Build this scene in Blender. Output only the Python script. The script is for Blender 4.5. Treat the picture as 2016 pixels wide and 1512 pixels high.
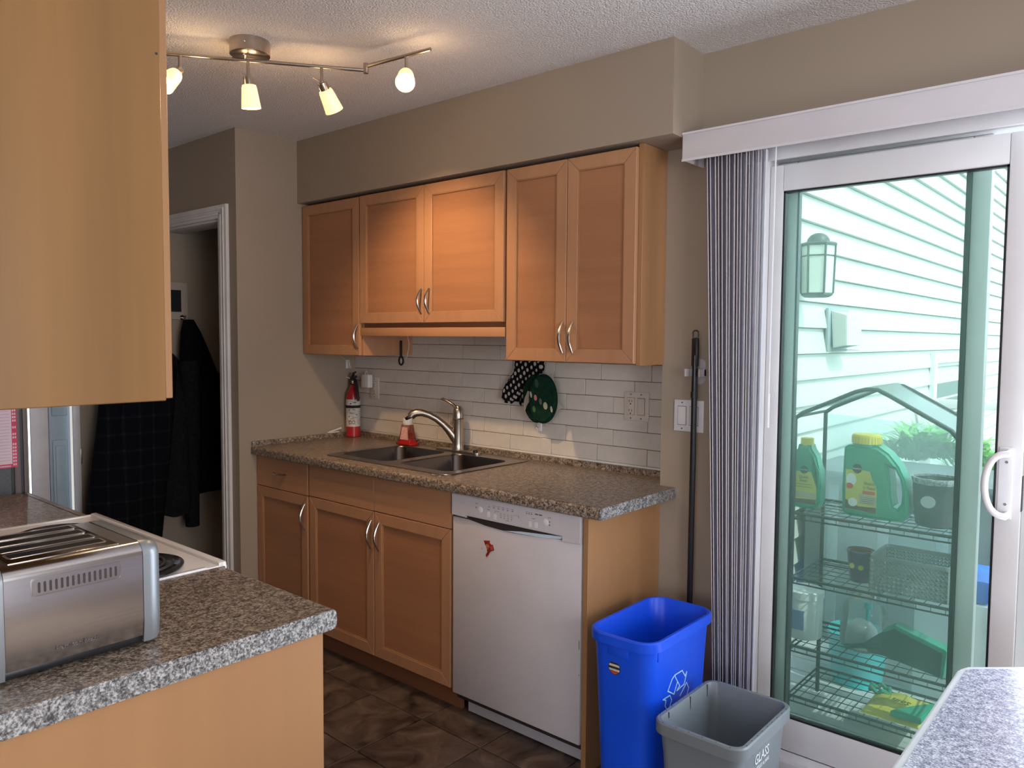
import bpy, bmesh, math, random
from mathutils import Vector, Matrix
random.seed(7)
S = bpy.context.scene
COL = S.collection
for o in list(bpy.data.objects): bpy.data.objects.remove(o)
PI = math.pi

# ------------------------------------------------------------------ camera, world, lights, exposure
cd_ = bpy.data.cameras.new('camera'); cam = bpy.data.objects.new('camera', cd_); COL.objects.link(cam)
cd_.sensor_fit = 'HORIZONTAL'; cd_.sensor_width = 36; cd_.lens = 1523.1/2016*36
cd_.clip_start = .05; cd_.clip_end = 200
rt = Vector((0.75743951, 0.6528672, 0.00705735)); up = Vector((-0.04404541, 0.04030985, 0.99821597)); fw = Vector((-0.65141799, 0.75639905, -0.05928808))
m = Matrix((rt, up, -fw)).transposed().to_4x4(); m.translation = Vector((3.44947, -2.521558, 1.456237))
cam.matrix_world = m
S.camera = cam
S.view_settings.view_transform = 'Standard'; S.view_settings.look = 'None'
S.view_settings.gamma = 1; S.view_settings.use_curve_mapping = False
S.view_settings.exposure = 0.15

w = bpy.data.worlds.new('sky'); S.world = w; w.use_nodes = True
bg = w.node_tree.nodes['Background']; bg.inputs[0].default_value = (.78, .89, 1, 1); bg.inputs[1].default_value = 3.3

def sun(d, e, col, ang):
    l = bpy.data.lights.new('sun', 'SUN'); l.energy = e; l.color = col; l.angle = ang
    o = bpy.data.objects.new('sun', l); COL.objects.link(o)
    o.rotation_euler = Vector(d).to_track_quat('-Z', 'Y').to_euler(); o.location = (8, 3, 9)
sun((-.64, .09, -.76), 2.9, (1, .97, .88), .01)

def area(name, loc, d, sx, sy, e, col):
    l = bpy.data.lights.new(name, 'AREA'); l.shape = 'RECTANGLE'; l.size = sx; l.size_y = sy; l.energy = e; l.color = col
    o = bpy.data.objects.new(name, l); COL.objects.link(o); o.location = loc
    o.rotation_euler = Vector(d).to_track_quat('-Z', 'Z').to_euler()
# daylight entering the windows of the dining side (behind and to the right of the camera)
area('window_daylight', (5.93, -2.4, 1.45), (-1, 0, .45), 2.2, 1.3, 66, (.96, .90, .90))
area('window_daylight', (4.3, -5.43, 1.45), (0, 1, .25), 2.2, 1.3, 24, (.98, .92, .92))
area('patio_daylight', (3.56, -.015, 1.08), (-.15, -1, .20),   .80, 1.8, 26, (.80, .87, 1))
area('entry_daylight', (.25, -3.9, 1.4), (-.37, .93, -.05), .6, 1.4, 20.0, (.62, .80, 1))

# ------------------------------------------------------------------ materials
def nt(name):
    m = bpy.data.materials.new(name); m.use_nodes = True
    n = m.node_tree; b = n.nodes['Principled BSDF']
    return m, n, b
def link(n, a, b): n.links.new(a, b)
def coords(n, scale=(1, 1, 1), rot=(0, 0, 0)):
    t = n.nodes.new('ShaderNodeTexCoord'); mp = n.nodes.new('ShaderNodeMapping')
    mp.inputs['Scale'].default_value = scale; mp.inputs['Rotation'].default_value = rot
    link(n, t.outputs['Object'], mp.inputs['Vector']); return mp.outputs['Vector']
def noise(n, vec, sc, det=3, rough=.5):
    t = n.nodes.new('ShaderNodeTexNoise'); t.inputs['Scale'].default_value = sc; t.inputs['Detail'].default_value = det
    t.inputs['Roughness'].default_value = rough; link(n, vec, t.inputs['Vector']); return t.outputs['Fac']
def ramp(n, fac, stops, interp='LINEAR'):
    r = n.nodes.new('ShaderNodeValToRGB'); r.color_ramp.interpolation = interp
    e = r.color_ramp.elements
    while len(e) < len(stops): e.new(.5)
    for i, (p, c) in enumerate(stops):
        e[i].position = p; e[i].color = (*c, 1)
    link(n, fac, r.inputs['Fac']); return r.outputs['Color']
def bump(n, b, h, strength, dist=.001):
    u = n.nodes.new('ShaderNodeBump'); u.inputs['Strength'].default_value = strength; u.inputs['Distance'].default_value = dist
    link(n, h, u.inputs['Height']); link(n, u.outputs['Normal'], b.inputs['Normal'])
def plain(name, c, rough=.5, metal=0, var=.06, sc=8, spec=.5, coat=0):
    m, n, b = nt(name)
    f = noise(n, coords(n), sc, 3)
    lo = tuple(x*(1-var) for x in c); hi = tuple(min(1, x*(1+var)) for x in c)
    link(n, ramp(n, f, [(.3, lo), (.7, hi)]), b.inputs['Base Color'])
    b.inputs['Roughness'].default_value = rough; b.inputs['Metallic'].default_value = metal
    b.inputs['Specular IOR Level'].default_value = spec; b.inputs['Coat Weight'].default_value = coat
    return m
def wood(name, c, grain='x', rough=.42, var=.16, sc=1.0, spec=.4):
    m, n, b = nt(name)
    s = {'x': (1.2, 22, 22), 'y': (22, 1.2, 22), 'z': (22, 22, 1.2)}[grain]
    v = coords(n, tuple(x*sc for x in s))
    f = noise(n, v, 1.0, 5, .6)
    s2 = {'x': (.5, 3.5, 3.5), 'y': (3.5, .5, 3.5), 'z': (3.5, 3.5, .5)}[grain]
    f2 = noise(n, coords(n, s2), 1.3, 2)
    a = n.nodes.new('ShaderNodeMath'); a.operation = 'MULTIPLY_ADD'; a.inputs[1].default_value = .6
    link(n, f, a.inputs[0])
    k = n.nodes.new('ShaderNodeMath'); k.operation = 'MULTIPLY'; k.inputs[1].default_value = .4; link(n, f2, k.inputs[0])
    link(n, k.outputs[0], a.inputs[2])
    link(n, ramp(n, a.outputs[0], [(.32, tuple(x*(1-var) for x in c)), (.5, c), (.7, tuple(min(1, x*(1+var)) for x in c))]), b.inputs['Base Color'])
    b.inputs['Roughness'].default_value = rough; b.inputs['Specular IOR Level'].default_value = spec
    bump(n, b, f, .06, .001)
    return m
def speckle(name, cols, sc=230, rough=.28, spec=.5, stretch=(1, 1, 1)):
    m, n, b = nt(name)
    v = coords(n, stretch)
    f = noise(n, v, sc, 2, .7); g = noise(n, v, sc*.35, 2, .6)
    a = n.nodes.new('ShaderNodeMath'); a.operation = 'MULTIPLY_ADD'; a.inputs[1].default_value = .62; link(n, f, a.inputs[0])
    k = n.nodes.new('ShaderNodeMath'); k.operation = 'MULTIPLY'; k.inputs[1].default_value = .38; link(n, g, k.inputs[0])
    link(n, k.outputs[0], a.inputs[2])
    link(n, ramp(n, a.outputs[0], [(.40, cols[0]), (.47, cols[1]), (.53, cols[2]), (.60, cols[3])]), b.inputs['Base Color'])
    b.inputs['Roughness'].default_value = rough; b.inputs['Specular IOR Level'].default_value = spec
    bump(n, b, f, .10, .0006)
    return m
def glassy(name, tint, haze=.0, hazecol=(.8, .9, .88), gloss_rough=.02):
    m, n, b = nt(name); n.nodes.remove(b)
    out = n.nodes['Material Output']
    t = n.nodes.new('ShaderNodeBsdfTransparent'); t.inputs[0].default_value = (*tint, 1)
    g = n.nodes.new('ShaderNodeBsdfGlossy'); g.inputs['Roughness'].default_value = gloss_rough
    fr = n.nodes.new('ShaderNodeFresnel'); fr.inputs['IOR'].default_value = 1.35
    mx = n.nodes.new('ShaderNodeMixShader'); link(n, fr.outputs[0], mx.inputs[0]); link(n, t.outputs[0], mx.inputs[1]); link(n, g.outputs[0], mx.inputs[2])
    last = mx.outputs[0]
    if haze:
        tr = n.nodes.new('ShaderNodeBsdfTranslucent'); tr.inputs[0].default_value = (*hazecol, 1)
        f = noise(n, coords(n, (1, 1, .5)), 3.0, 4, .7)
        r = n.nodes.new('ShaderNodeMapRange'); r.inputs[3].default_value = haze*.5; r.inputs[4].default_value = haze*1.5; link(n, f, r.inputs[0])
        m2 = n.nodes.new('ShaderNodeMixShader'); link(n, r.outputs[0], m2.inputs[0]); link(n, last, m2.inputs[1]); link(n, tr.outputs[0], m2.inputs[2]); last = m2.outputs[0]
    link(n, last, out.inputs['Surface'])
    return m
def metal(name, c, rough=.3, brushed=None, aniso=0):
    m, n, b = nt(name)
    b.inputs['Metallic'].default_value = 1; b.inputs['Roughness'].default_value = rough
    s = (60, 60, 60) if not brushed else {'x': (3, 300, 300), 'y': (300, 3, 300), 'z': (300, 300, 3)}[brushed]
    f = noise(n, coords(n, s), 1.0, 2)
    link(n, ramp(n, f, [(.3, tuple(x*.92 for x in c)), (.7, c)]), b.inputs['Base Color'])
    if brushed: bump(n, b, f, .05, .0004)
    return m
def emis(name, c, e, base=(.9, .85, .75)):
    m, n, b = nt(name)
    b.inputs['Base Color'].default_value = (*base, 1); b.inputs['Emission Color'].default_value = (*c, 1); b.inputs['Emission Strength'].default_value = e
    b.inputs['Roughness'].default_value = .4
    return m

def wallmat(name, c, bs=.15):
    m, n, b = nt(name)
    f = noise(n, coords(n), 260, 2); g = noise(n, coords(n), 2.0, 3)
    link(n, ramp(n, g, [(.3, tuple(x*.97 for x in c)), (.7, tuple(x*1.03 for x in c))]), b.inputs['Base Color'])
    b.inputs['Roughness'].default_value = .65; b.inputs['Specular IOR Level'].default_value = .3
    bump(n, b, f, bs, .0008); return m
M_wall = wallmat('taupe_wall_paint', (.355, .288, .222))
def ceilmat():
    m, n, b = nt('textured_ceiling')
    v = coords(n)
    t = n.nodes.new('ShaderNodeTexVoronoi'); t.inputs['Scale'].default_value = 165; link(n, v, t.inputs['Vector'])
    f = noise(n, v, 190, 3, .7)
    a = n.nodes.new('ShaderNodeMath'); a.operation = 'SUBTRACT'; link(n, f, a.inputs[0]); link(n, t.outputs['Distance'], a.inputs[1])
    link(n, ramp(n, f, [(.3, (.76, .72, .70)), (.6, (.90, .87, .85))]), b.inputs['Base Color'])
    b.inputs['Roughness'].default_value = .9; b.inputs['Specular IOR Level'].default_value = .1
    bump(n, b, a.outputs[0], 1.0, .0042); return m
M_ceil = ceilmat()
M_white = plain('white_painted_trim', (.72, .70, .68), .4)
M_vinyl = plain('white_vinyl', (.78, .77, .78), .35, var=.03)
M_valance = plain('valance_white', (.70, .67, .70), .35, var=.03)
M_vane = plain('blind_vane_fabric', (.62, .60, .70), .55, var=.05, sc=30)
def vanemat():
    m, n, b = nt('blind_vane_vinyl')
    b.inputs['Base Color'].default_value = (.80, .78, .86, 1); b.inputs['Roughness'].default_value = .5
    f = noise(n, coords(n, (200, 200, 2)), 1, 2); bump(n, b, f, .2, .0005)
    b.inputs['Transmission Weight'].default_value = 0
    return m
M_vane = vanemat()
M_panel = wood('beech_panel', (.37, .168, .082), 'x', .40, .15)
M_panelz = wood('beech_panel_vertical', (.44, .185, .08), 'z', .42, .13)
M_frame = wood('beech_frame', (.43, .220, .115), 'z', .38, .10)
M_frameh = wood('beech_frame_rail', (.43, .220, .115), 'x', .38, .10)
M_side = wood('maple_side_veneer', (.35, .180, .080), 'z', .42, .09, .5)
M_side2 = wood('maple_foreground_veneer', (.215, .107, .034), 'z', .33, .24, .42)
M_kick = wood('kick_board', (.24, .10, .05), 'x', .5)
M_top = speckle('speckled_laminate_top', [(.042, .030, .022), (.145, .108, .080), (.255, .198, .150), (.42, .345, .275)], 210, .30, .5, (1, .8, 1))
M_edge = speckle('speckled_laminate_edge', [(.05, .05, .052), (.15, .145, .14), (.27, .265, .26), (.46, .455, .45)], 190, .35)
M_table = speckle('daylight_blue_speckled_laminate', [(.12, .12, .22), (.30, .30, .42), (.46, .46, .58), (.75, .75, .85)], 260, .22, .6)  # bluish cast of the daylight is put into the grey laminate
M_tableedge = plain('pale_table_edge', (.62, .64, .68), .3)
M_ss = metal('brushed_steel', (.58, .55, .52), .28, 'x')
M_ssdark = metal('sink_steel', (.17, .150, .14), .24, 'z')
M_rim = metal('sink_rim_steel', (.36, .32, .29), .30, 'x')
M_nickel = metal('brushed_nickel', (.50, .44, .38), .28)
M_handle = metal('satin_nickel_handle', (.66, .60, .54), .22)
M_chrome = metal('polished_steel', (.80, .78, .76), .10)
M_toast = metal('toaster_brushed_steel', (.56, .53, .52), .20, 'y')
M_toastcap = plain('silver_plastic_cap', (.30, .32, .34), .34, .6, var=.02)
M_black = plain('black_plastic', (.012, .012, .014), .35)
M_blackm = plain('black_matte', (.008, .008, .010), .8, var=.2)
M_blackgloss = plain('black_gloss_enamel', (.008, .008, .008), .16)
M_enamel = plain('white_enamel', (.78, .74, .70), .18, var=.02, coat=.4)
M_dw = plain('dishwasher_white', (.59, .555, .575), .32, var=.03)
M_dwk = plain('dishwasher_kick_grey', (.44, .43, .46), .5)
M_grey = plain('grey_print', (.10, .09, .09), .5)
M_dark = plain('dark_recess', (.03, .02, .02), .6)
M_plate = plain('switch_plate_cream', (.66, .60, .54), .35, var=.02)
M_plate2 = plain('switch_plate_white', (.74, .72, .72), .35, var=.02)
M_hook = plain('white_plastic', (.75, .73, .70), .35, var=.02)
M_red = plain('extinguisher_red', (.42, .018, .022), .30, var=.05, coat=.3)
M_label = plain('label_white', (.62, .57, .52), .5, var=.2, sc=90)
M_ink = plain('black_ink', (.02, .02, .02), .6)
M_soapc = glassy('clear_pink_plastic', (1.0, .70, .68), .18, (.9, .5, .45))
M_soapr = plain('red_liquid_soap', (.55, .03, .04), .25)
M_pinklabel = plain('pink_label', (.80, .42, .36), .5, var=.3, sc=120)
M_blue = plain('blue_plastic', (.006, .085, .80), .36, var=.04, spec=.45)
M_greyp = plain('grey_plastic', (.20, .23, .25), .36, var=.05)
M_text = plain('white_ink', (.80, .86, .88), .5, var=.02)
M_cyanink = plain('pale_blue_ink', (.50, .78, .95), .5, var=.02)
M_pole = plain('black_pole', (.012, .014, .018), .25)
M_green = plain('bottle_green', (.012, .30, .18), .35, var=.08)
M_greenl = plain('dustpan_light_green', (.02, .25, .16), .4)
M_greend = plain('dustpan_dark_green', (.006, .065, .048), .5)
M_yellow = plain('yellow_cap', (.70, .56, .04), .4, var=.05)
M_ylabel = plain('yellow_label', (.55, .52, .08), .5, var=.08)
M_tan = plain('tan_label', (.42, .40, .26), .5, var=.1)
M_brown = plain('brown_label', (.10, .055, .035), .6, var=.3, sc=60)
M_redl = plain('red_label', (.60, .06, .03), .5)
M_wire = plain('black_wire', (.018, .022, .022), .4)
M_potg = plain('grey_planter', (.055, .055, .062), .6, var=.5, sc=55)
M_purple = plain('purple_cup', (.050, .022, .10), .45, var=.3, sc=30)
M_cupin = plain('terracotta', (.22, .055, .035), .6)
M_cupy = plain('cup_yellow_dots', (.42, .42, .06), .5)
M_basket = plain('grey_basket', (.17, .20, .21), .5)
M_tub = plain('white_tub', (.70, .74, .74), .4)
M_jar = glassy('jar_glass', (.93, .97, .97), .10)
M_film = glassy('clear_plastic_film', (.90, .95, .96), .16, (.85, .93, .95), .1)
M_teal = plain('teal_bucket', (.02, .55, .60), .35)
M_siding = plain('white_siding', (.56, .565, .53), .5, var=.02)
M_sidinggap = plain('siding_shadow_backing', (.16, .17, .16), .8)  # dark colour deepens the shade lines between the siding boards
M_deck = plain('grey_deck_board', (.46, .48, .50), .7, var=.12, sc=12)
M_boxgrey = plain('grey_storage_box', (.15, .165, .17), .7, var=.15)
M_tarp = plain('blue_tarp', (.02, .14, .60), .5)
M_leaf = plain('leaf_green', (.10, .42, .06), .6, var=.4, sc=25)
M_leaf2 = plain('leaf_pale_green', (.22, .50, .12), .6, var=.4, sc=25)
M_fence = wood('orange_fence_wood', (.62, .30, .10), 'z', .7)
M_lantern = plain('lantern_bronze', (.045, .05, .05), .45)
M_frost = plain('lantern_glass', (.62, .66, .60), .25)
M_winglass = plain('dark_window_glass', (.10, .14, .15), .08)
M_acgrey = plain('ac_unit_grey', (.28, .32, .34), .6)
M_glass = glassy('door_glass', (.91, .995, .965), .115, (.68, .98, .86))
M_glass2 = glassy('outer_door_glass', (.955, .99, .98), .03, (.7, .9, .85))
M_fridge = plain('fridge_side_charcoal', (.085, .088, .095), .5, var=.15, sc=120)
M_gasket = plain('fridge_gasket', (.14, .11, .10), .5)
M_pink = plain('pink_paper_border', (.62, .05, .12), .6, var=.15)
M_paper = plain('pale_pink_paper', (.78, .60, .66), .6, var=.03)
M_doorleaf = plain('blue_lit_door', (.46, .58, .66), .45, var=.03)  # bluish entry light is put into this door colour
M_graywall = plain('hall_wall_grey', (.10, .085, .075), .8)
M_blackcloth = plain('black_cloth', (.003, .003, .004), .95, var=.4, sc=50, spec=.1)
M_greycloth = plain('charcoal_cloth', (.010, .010, .011), .95, var=.3, sc=60, spec=.1)
M_board = plain('pale_hook_board', (.50, .42, .36), .6)
M_shade = emis('frosted_lamp_glass', (1, .58, .24), 1.25, (.9, .75, .55))
M_bulb = emis('lamp_bulb', (1, .74, .42), 40.0)
M_potgreen = plain('dark_green_quilt', (.006, .030, .018), .9, var=.35, sc=40, spec=.1)
M_potwhite = plain('cream_cloth', (.45, .42, .36), .85)
M_sub = plain('subfloor_grout', (.26, .20, .16), .85, var=.15, sc=60)

def plaid():
    m, n, b = nt('plaid_cloth')
    t = n.nodes.new('ShaderNodeTexCoord'); sp = n.nodes.new('ShaderNodeSeparateXYZ'); link(n, t.outputs['Object'], sp.inputs[0])
    outs = []
    for ax, per in (('Y', .075), ('Z', .085)):
        a = n.nodes.new('ShaderNodeMath'); a.operation = 'PINGPONG'; a.inputs[1].default_value = per/2; link(n, sp.outputs[ax], a.inputs[0])
        c = n.nodes.new('ShaderNodeMath'); c.operation = 'LESS_THAN'; c.inputs[1].default_value = .006; link(n, a.outputs[0], c.inputs[0]); outs.append(c.outputs[0])
    s = n.nodes.new('ShaderNodeMath'); s.operation = 'ADD'; link(n, outs[0], s.inputs[0]); link(n, outs[1], s.inputs[1])
    h = n.nodes.new('ShaderNodeMath'); h.operation = 'MULTIPLY'; h.inputs[1].default_value = .5; link(n, s.outputs[0], h.inputs[0])
    link(n, ramp(n, h.outputs[0], [(0, (.0045, .005, .007)), (.5, (.0085, .009, .012)), (1, (.016, .017, .020))]), b.inputs['Base Color'])
    b.inputs['Roughness'].default_value = .95; b.inputs['Specular IOR Level'].default_value = .1
    return m
M_plaid = plaid()
def dots():
    m, n, b = nt('dotted_mitt_cloth')
    v = coords(n, (44, 8, 34), (0, .5, 0))
    t = n.nodes.new('ShaderNodeTexVoronoi'); t.inputs['Scale'].default_value = 1; t.inputs['Randomness'].default_value = .15
    t.voronoi_dimensions = '3D'; link(n, v, t.inputs['Vector'])
    link(n, ramp(n, t.outputs['Distance'], [(.30, (.50, .47, .42)), (.36, (.006, .006, .009))]), b.inputs['Base Color'])
    b.inputs['Roughness'].default_value = .9; b.inputs['Specular IOR Level'].default_value = .1
    return m
def floortile():
    m, n, b = nt('slate_look_floor_tile')
    v = coords(n); oi = n.nodes.new('ShaderNodeObjectInfo')
    ad = n.nodes.new('ShaderNodeVectorMath'); ad.operation = 'MULTIPLY_ADD'
    ad.inputs[1].default_value = (1, 1, 1)
    cx = n.nodes.new('ShaderNodeCombineXYZ'); k = n.nodes.new('ShaderNodeMath'); k.operation = 'MULTIPLY'; k.inputs[1].default_value = 37
    link(n, oi.outputs['Random'], k.inputs[0]); link(n, k.outputs[0], cx.inputs[2]); link(n, v, ad.inputs[0]); link(n, cx.outputs[0], ad.inputs[2])
    t = n.nodes.new('ShaderNodeTexNoise'); t.inputs['Scale'].default_value = 5.5; t.inputs['Detail'].default_value = 6; t.inputs['Roughness'].default_value = .62; t.inputs['Distortion'].default_value = 1.6
    link(n, ad.outputs[0], t.inputs['Vector'])
    link(n, ramp(n, t.outputs['Fac'], [(.33, (.028, .018, .014)), (.45, (.075, .050, .038)), (.58, (.125, .086, .066)), (.72, (.185, .135, .105))]), b.inputs['Base Color'])
    b.inputs['Roughness'].default_value = .34; b.inputs['Specular IOR Level'].default_value = .5
    bump(n, b, t.outputs['Fac'], .5, .004); return m
M_ftile = floortile()
def walltile():
    m, n, b = nt('glazed_subway_tile')
    f = noise(n, coords(n, (1, 1, 1)), 5, 4, .7)
    link(n, ramp(n, f, [(.35, (.60, .555, .50)), (.65, (.69, .645, .59))]), b.inputs['Base Color'])
    b.inputs['Roughness'].default_value = .22; b.inputs['Specular IOR Level'].default_value = .5
    bump(n, b, f, .25, .002); return m
M_wtile = walltile()
M_grout = plain('brown_grout', (.16, .095, .06), .9, var=.1)
M_caulk = plain('white_caulk', (.72, .68, .62), .5)

# ------------------------------------------------------------------ mesh helpers
class MB:
    def __init__(s): s.bm = bmesh.new()
    def box(s, x0, x1, y0, y1, z0, z1, bev=0, seg=2):
        r = bmesh.ops.create_cube(s.bm, size=1)
        vs = r['verts']
        for v in vs: v.co = Vector(((x0+x1)/2+v.co.x*(x1-x0), (y0+y1)/2+v.co.y*(y1-y0), (z0+z1)/2+v.co.z*(z1-z0)))
        if bev:
            es = list({e for v in vs for e in v.link_edges})
            bmesh.ops.bevel(s.bm, geom=es, offset=bev, segments=seg, affect='EDGES', profile=.5)
        return s
    def obox(s, c, ax, ay, az, hx, hy, hz, bev=0):
        ax, ay, az = Vector(ax).normalized(), Vector(ay).normalized(), Vector(az).normalized()
        r = bmesh.ops.create_cube(s.bm, size=2); vs = r['verts']; c = Vector(c)
        for v in vs: v.co = c+ax*(v.co.x*hx)+ay*(v.co.y*hy)+az*(v.co.z*hz)
        if bev: bmesh.ops.bevel(s.bm, geom=list({e for v in vs for e in v.link_edges}), offset=bev, segments=2, affect='EDGES')
        return s
    def tube(s, pts, r, n=8, cap=True, flat=1.0):
        pts = [Vector(p) for p in pts]; N = len(pts)
        rr = r if isinstance(r, (list, tuple)) else [r]*N
        rings = []; prev = None
        for i, p in enumerate(pts):
            if i == 0: t = pts[1]-pts[0]
            elif i == N-1: t = pts[-1]-pts[-2]
            else: t = (pts[i+1]-p).normalized()+(p-pts[i-1]).normalized()
            t.normalize()
            if prev is None:
                a = Vector((0, 0, 1)) if abs(t.z) < .9 else Vector((1, 0, 0))
                u = t.cross(a).normalized()
            else:
                u = (prev-t*prev.dot(t)).normalized()
            prev = u; v = t.cross(u)
            rings.append([s.bm.verts.new(p+u*(math.cos(2*PI*k/n)*rr[i])+v*(math.sin(2*PI*k/n)*rr[i]*flat)) for k in range(n)])
        for a, b in zip(rings, rings[1:]):
            for k in range(n): s.bm.faces.new((a[k], a[(k+1) % n], b[(k+1) % n], b[k]))
        if cap: s.bm.faces.new(rings[0][::-1]); s.bm.faces.new(rings[-1])
        return s
    def rod(s, p, q, r, n=8, r2=None): return s.tube([p, q], [r, r if r2 is None else r2], n)
    def lathe(s, prof, o, axis=(0, 0, 1), n=24, closed=False, sy=1.0):
        axis = Vector(axis).normalized(); o = Vector(o)
        a = Vector((0, 0, 1)) if abs(axis.z) < .9 else Vector((1, 0, 0))
        u = axis.cross(a).normalized(); v = axis.cross(u)
        rings = []
        for r, h in prof:
            if r < 1e-6: rings.append([s.bm.verts.new(o+axis*h)])
            else: rings.append([s.bm.verts.new(o+axis*h+u*(math.cos(2*PI*k/n)*r)+v*(math.sin(2*PI*k/n)*r*sy)) for k in range(n)])
        for A, B in zip(rings, rings[1:]):
            for k in range(n):
                k2 = (k+1) % n
                if len(A) == 1 and len(B) == 1: continue
                if len(A) == 1: s.bm.faces.new((A[0], B[k], B[k2]))
                elif len(B) == 1: s.bm.faces.new((A[k], A[k2], B[0]))
                else: s.bm.faces.new((A[k], A[k2], B[k2], B[k]))
        return s
    def prism(s, poly, axis, a0, a1, bev=0, holes=(), seg=2):
        """poly: 2d points in the plane normal to axis ('x': (y,z), 'y': (x,z), 'z': (x,y))"""
        def P(p, a): return {'x': Vector((a, p[0], p[1])), 'y': Vector((p[0], a, p[1])), 'z': Vector((p[0], p[1], a))}[axis]
        edges = []
        for L in [poly]+list(holes):
            vs = [s.bm.verts.new(P(p, a0)) for p in L]
            for i in range(len(vs)): edges.append(s.bm.edges.new((vs[i], vs[(i+1) % len(vs)])))
        if not holes:
            f = [s.bm.faces.new([e.verts[0] for e in edges])]
        else:
            f = [g for g in bmesh.ops.triangle_fill(s.bm, edges=edges, use_beauty=True)['geom'] if isinstance(g, bmesh.types.BMFace)]
        if a1 == a0: return s
        ex = bmesh.ops.extrude_face_region(s.bm, geom=f)
        nv = [g for g in ex['geom'] if isinstance(g, bmesh.types.BMVert)]
        d = P((0, 0), a1)-P((0, 0), a0)
        for v in nv: v.co += d
        if bev:
            nf = [g for g in ex['geom'] if isinstance(g, bmesh.types.BMFace)]
            ff = set(f) | set(nf)
            es = {e for g in ff for e in g.edges if sum(1 for q in e.link_faces if q in ff) < 2}
            bmesh.ops.bevel(s.bm, geom=list(es), offset=bev, segments=seg, affect='EDGES')
        return s
    def poly(s, pts): s.bm.faces.new([s.bm.verts.new(Vector(p)) for p in pts]); return s
    def loft(s, rings, cap=True):
        R = [[s.bm.verts.new(Vector(p)) for p in r] for r in rings]; n = len(R[0])
        for a, b in zip(R, R[1:]):
            for k in range(n): s.bm.faces.new((a[k], a[(k+1) % n], b[(k+1) % n], b[k]))
        if cap: s.bm.faces.new(R[0][::-1]); s.bm.faces.new(R[-1])
        return s
    def add_mesh(s, me, mat):
        b2 = bmesh.new(); b2.from_mesh(me); b2.transform(mat)
        tmp = bpy.data.meshes.new('tmp'); b2.to_mesh(tmp); b2.free(); s.bm.from_mesh(tmp); bpy.data.meshes.remove(tmp); return s

def world_loc(o):
    v = Vector((0, 0, 0))
    while o is not None: v += o.location; o = o.parent
    return v
def obj(name, mb, mat, parent=None, smooth=True, loc=None):
    bm = mb.bm
    if mb.bm.faces: bmesh.ops.recalc_face_normals(bm, faces=bm.faces)
    if parent is not None: off = world_loc(parent)
    elif loc is not None: off = Vector(loc)
    else:
        xs = [v.co for v in bm.verts]
        off = Vector(((min(c.x for c in xs)+max(c.x for c in xs))/2, (min(c.y for c in xs)+max(c.y for c in xs))/2, min(c.z for c in xs)))
    bmesh.ops.translate(bm, verts=bm.verts, vec=-off)
    me = bpy.data.meshes.new(name); bm.to_mesh(me); bm.free()
    me.materials.append(mat)
    if smooth:
        me.shade_smooth(); me.set_sharp_from_angle(angle=math.radians(38))
    o = bpy.data.objects.new(name, me); COL.objects.link(o)
    if parent is not None: o.parent = parent
    else: o.location = off
    return o
def tag(o, label, cat, group=None):
    o['label'] = label; o['category'] = cat
    if group: o['group'] = group
    return o
def thing(name, label, cat, loc, group=None):
    o = bpy.data.objects.new(name, None); COL.objects.link(o); o.location = loc; o.empty_display_size = .05
    return tag(o, label, cat, group)
def struct(name, mb, mat, loc=(0, 0, 0)):
    o = obj(name, mb, mat, None, loc=loc); o['kind'] = 'structure'; return o
def lab(o, l): o['label'] = l; return o
def text_mb(mb, txt, size, origin, right, upv, ext=.0004, align='LEFT', shear=0, sx=1.0):
    cu = bpy.data.curves.new('t', 'FONT'); cu.body = txt; cu.size = size; cu.extrude = ext; cu.align_x = align; cu.shear = shear; cu.resolution_u = 2
    to = bpy.data.objects.new('t', cu); COL.objects.link(to)
    dg = bpy.context.evaluated_depsgraph_get(); me = bpy.data.meshes.new_from_object(to.evaluated_get(dg))
    r = Vector(right).normalized(); u = Vector(upv).normalized(); n = r.cross(u)
    M = Matrix((r*sx, u, n)).transposed().to_4x4(); M.translation = Vector(origin)
    mb.add_mesh(me, M); bpy.data.objects.remove(to); bpy.data.curves.remove(cu); bpy.data.meshes.remove(me)
    return mb
def rrect(cx, cy, hx, hy, r, n=5):
    out = []
    for qx, qy, a0 in ((1, 1, 0), (-1, 1, 90), (-1, -1, 180), (1, -1, 270)):
        for k in range(n+1):
            a = math.radians(a0+90*k/n); out.append((cx+qx*(hx-r)+math.cos(a)*r, cy+qy*(hy-r)+math.sin(a)*r))
    return out
def ell(cx, cy, rx, ry, n=20, rot=0):
    return [(cx+math.cos(2*PI*k/n)*rx*math.cos(rot)-math.sin(2*PI*k/n)*ry*math.sin(rot), cy+math.cos(2*PI*k/n)*rx*math.sin(rot)+math.sin(2*PI*k/n)*ry*math.cos(rot)) for k in range(n)]

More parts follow.
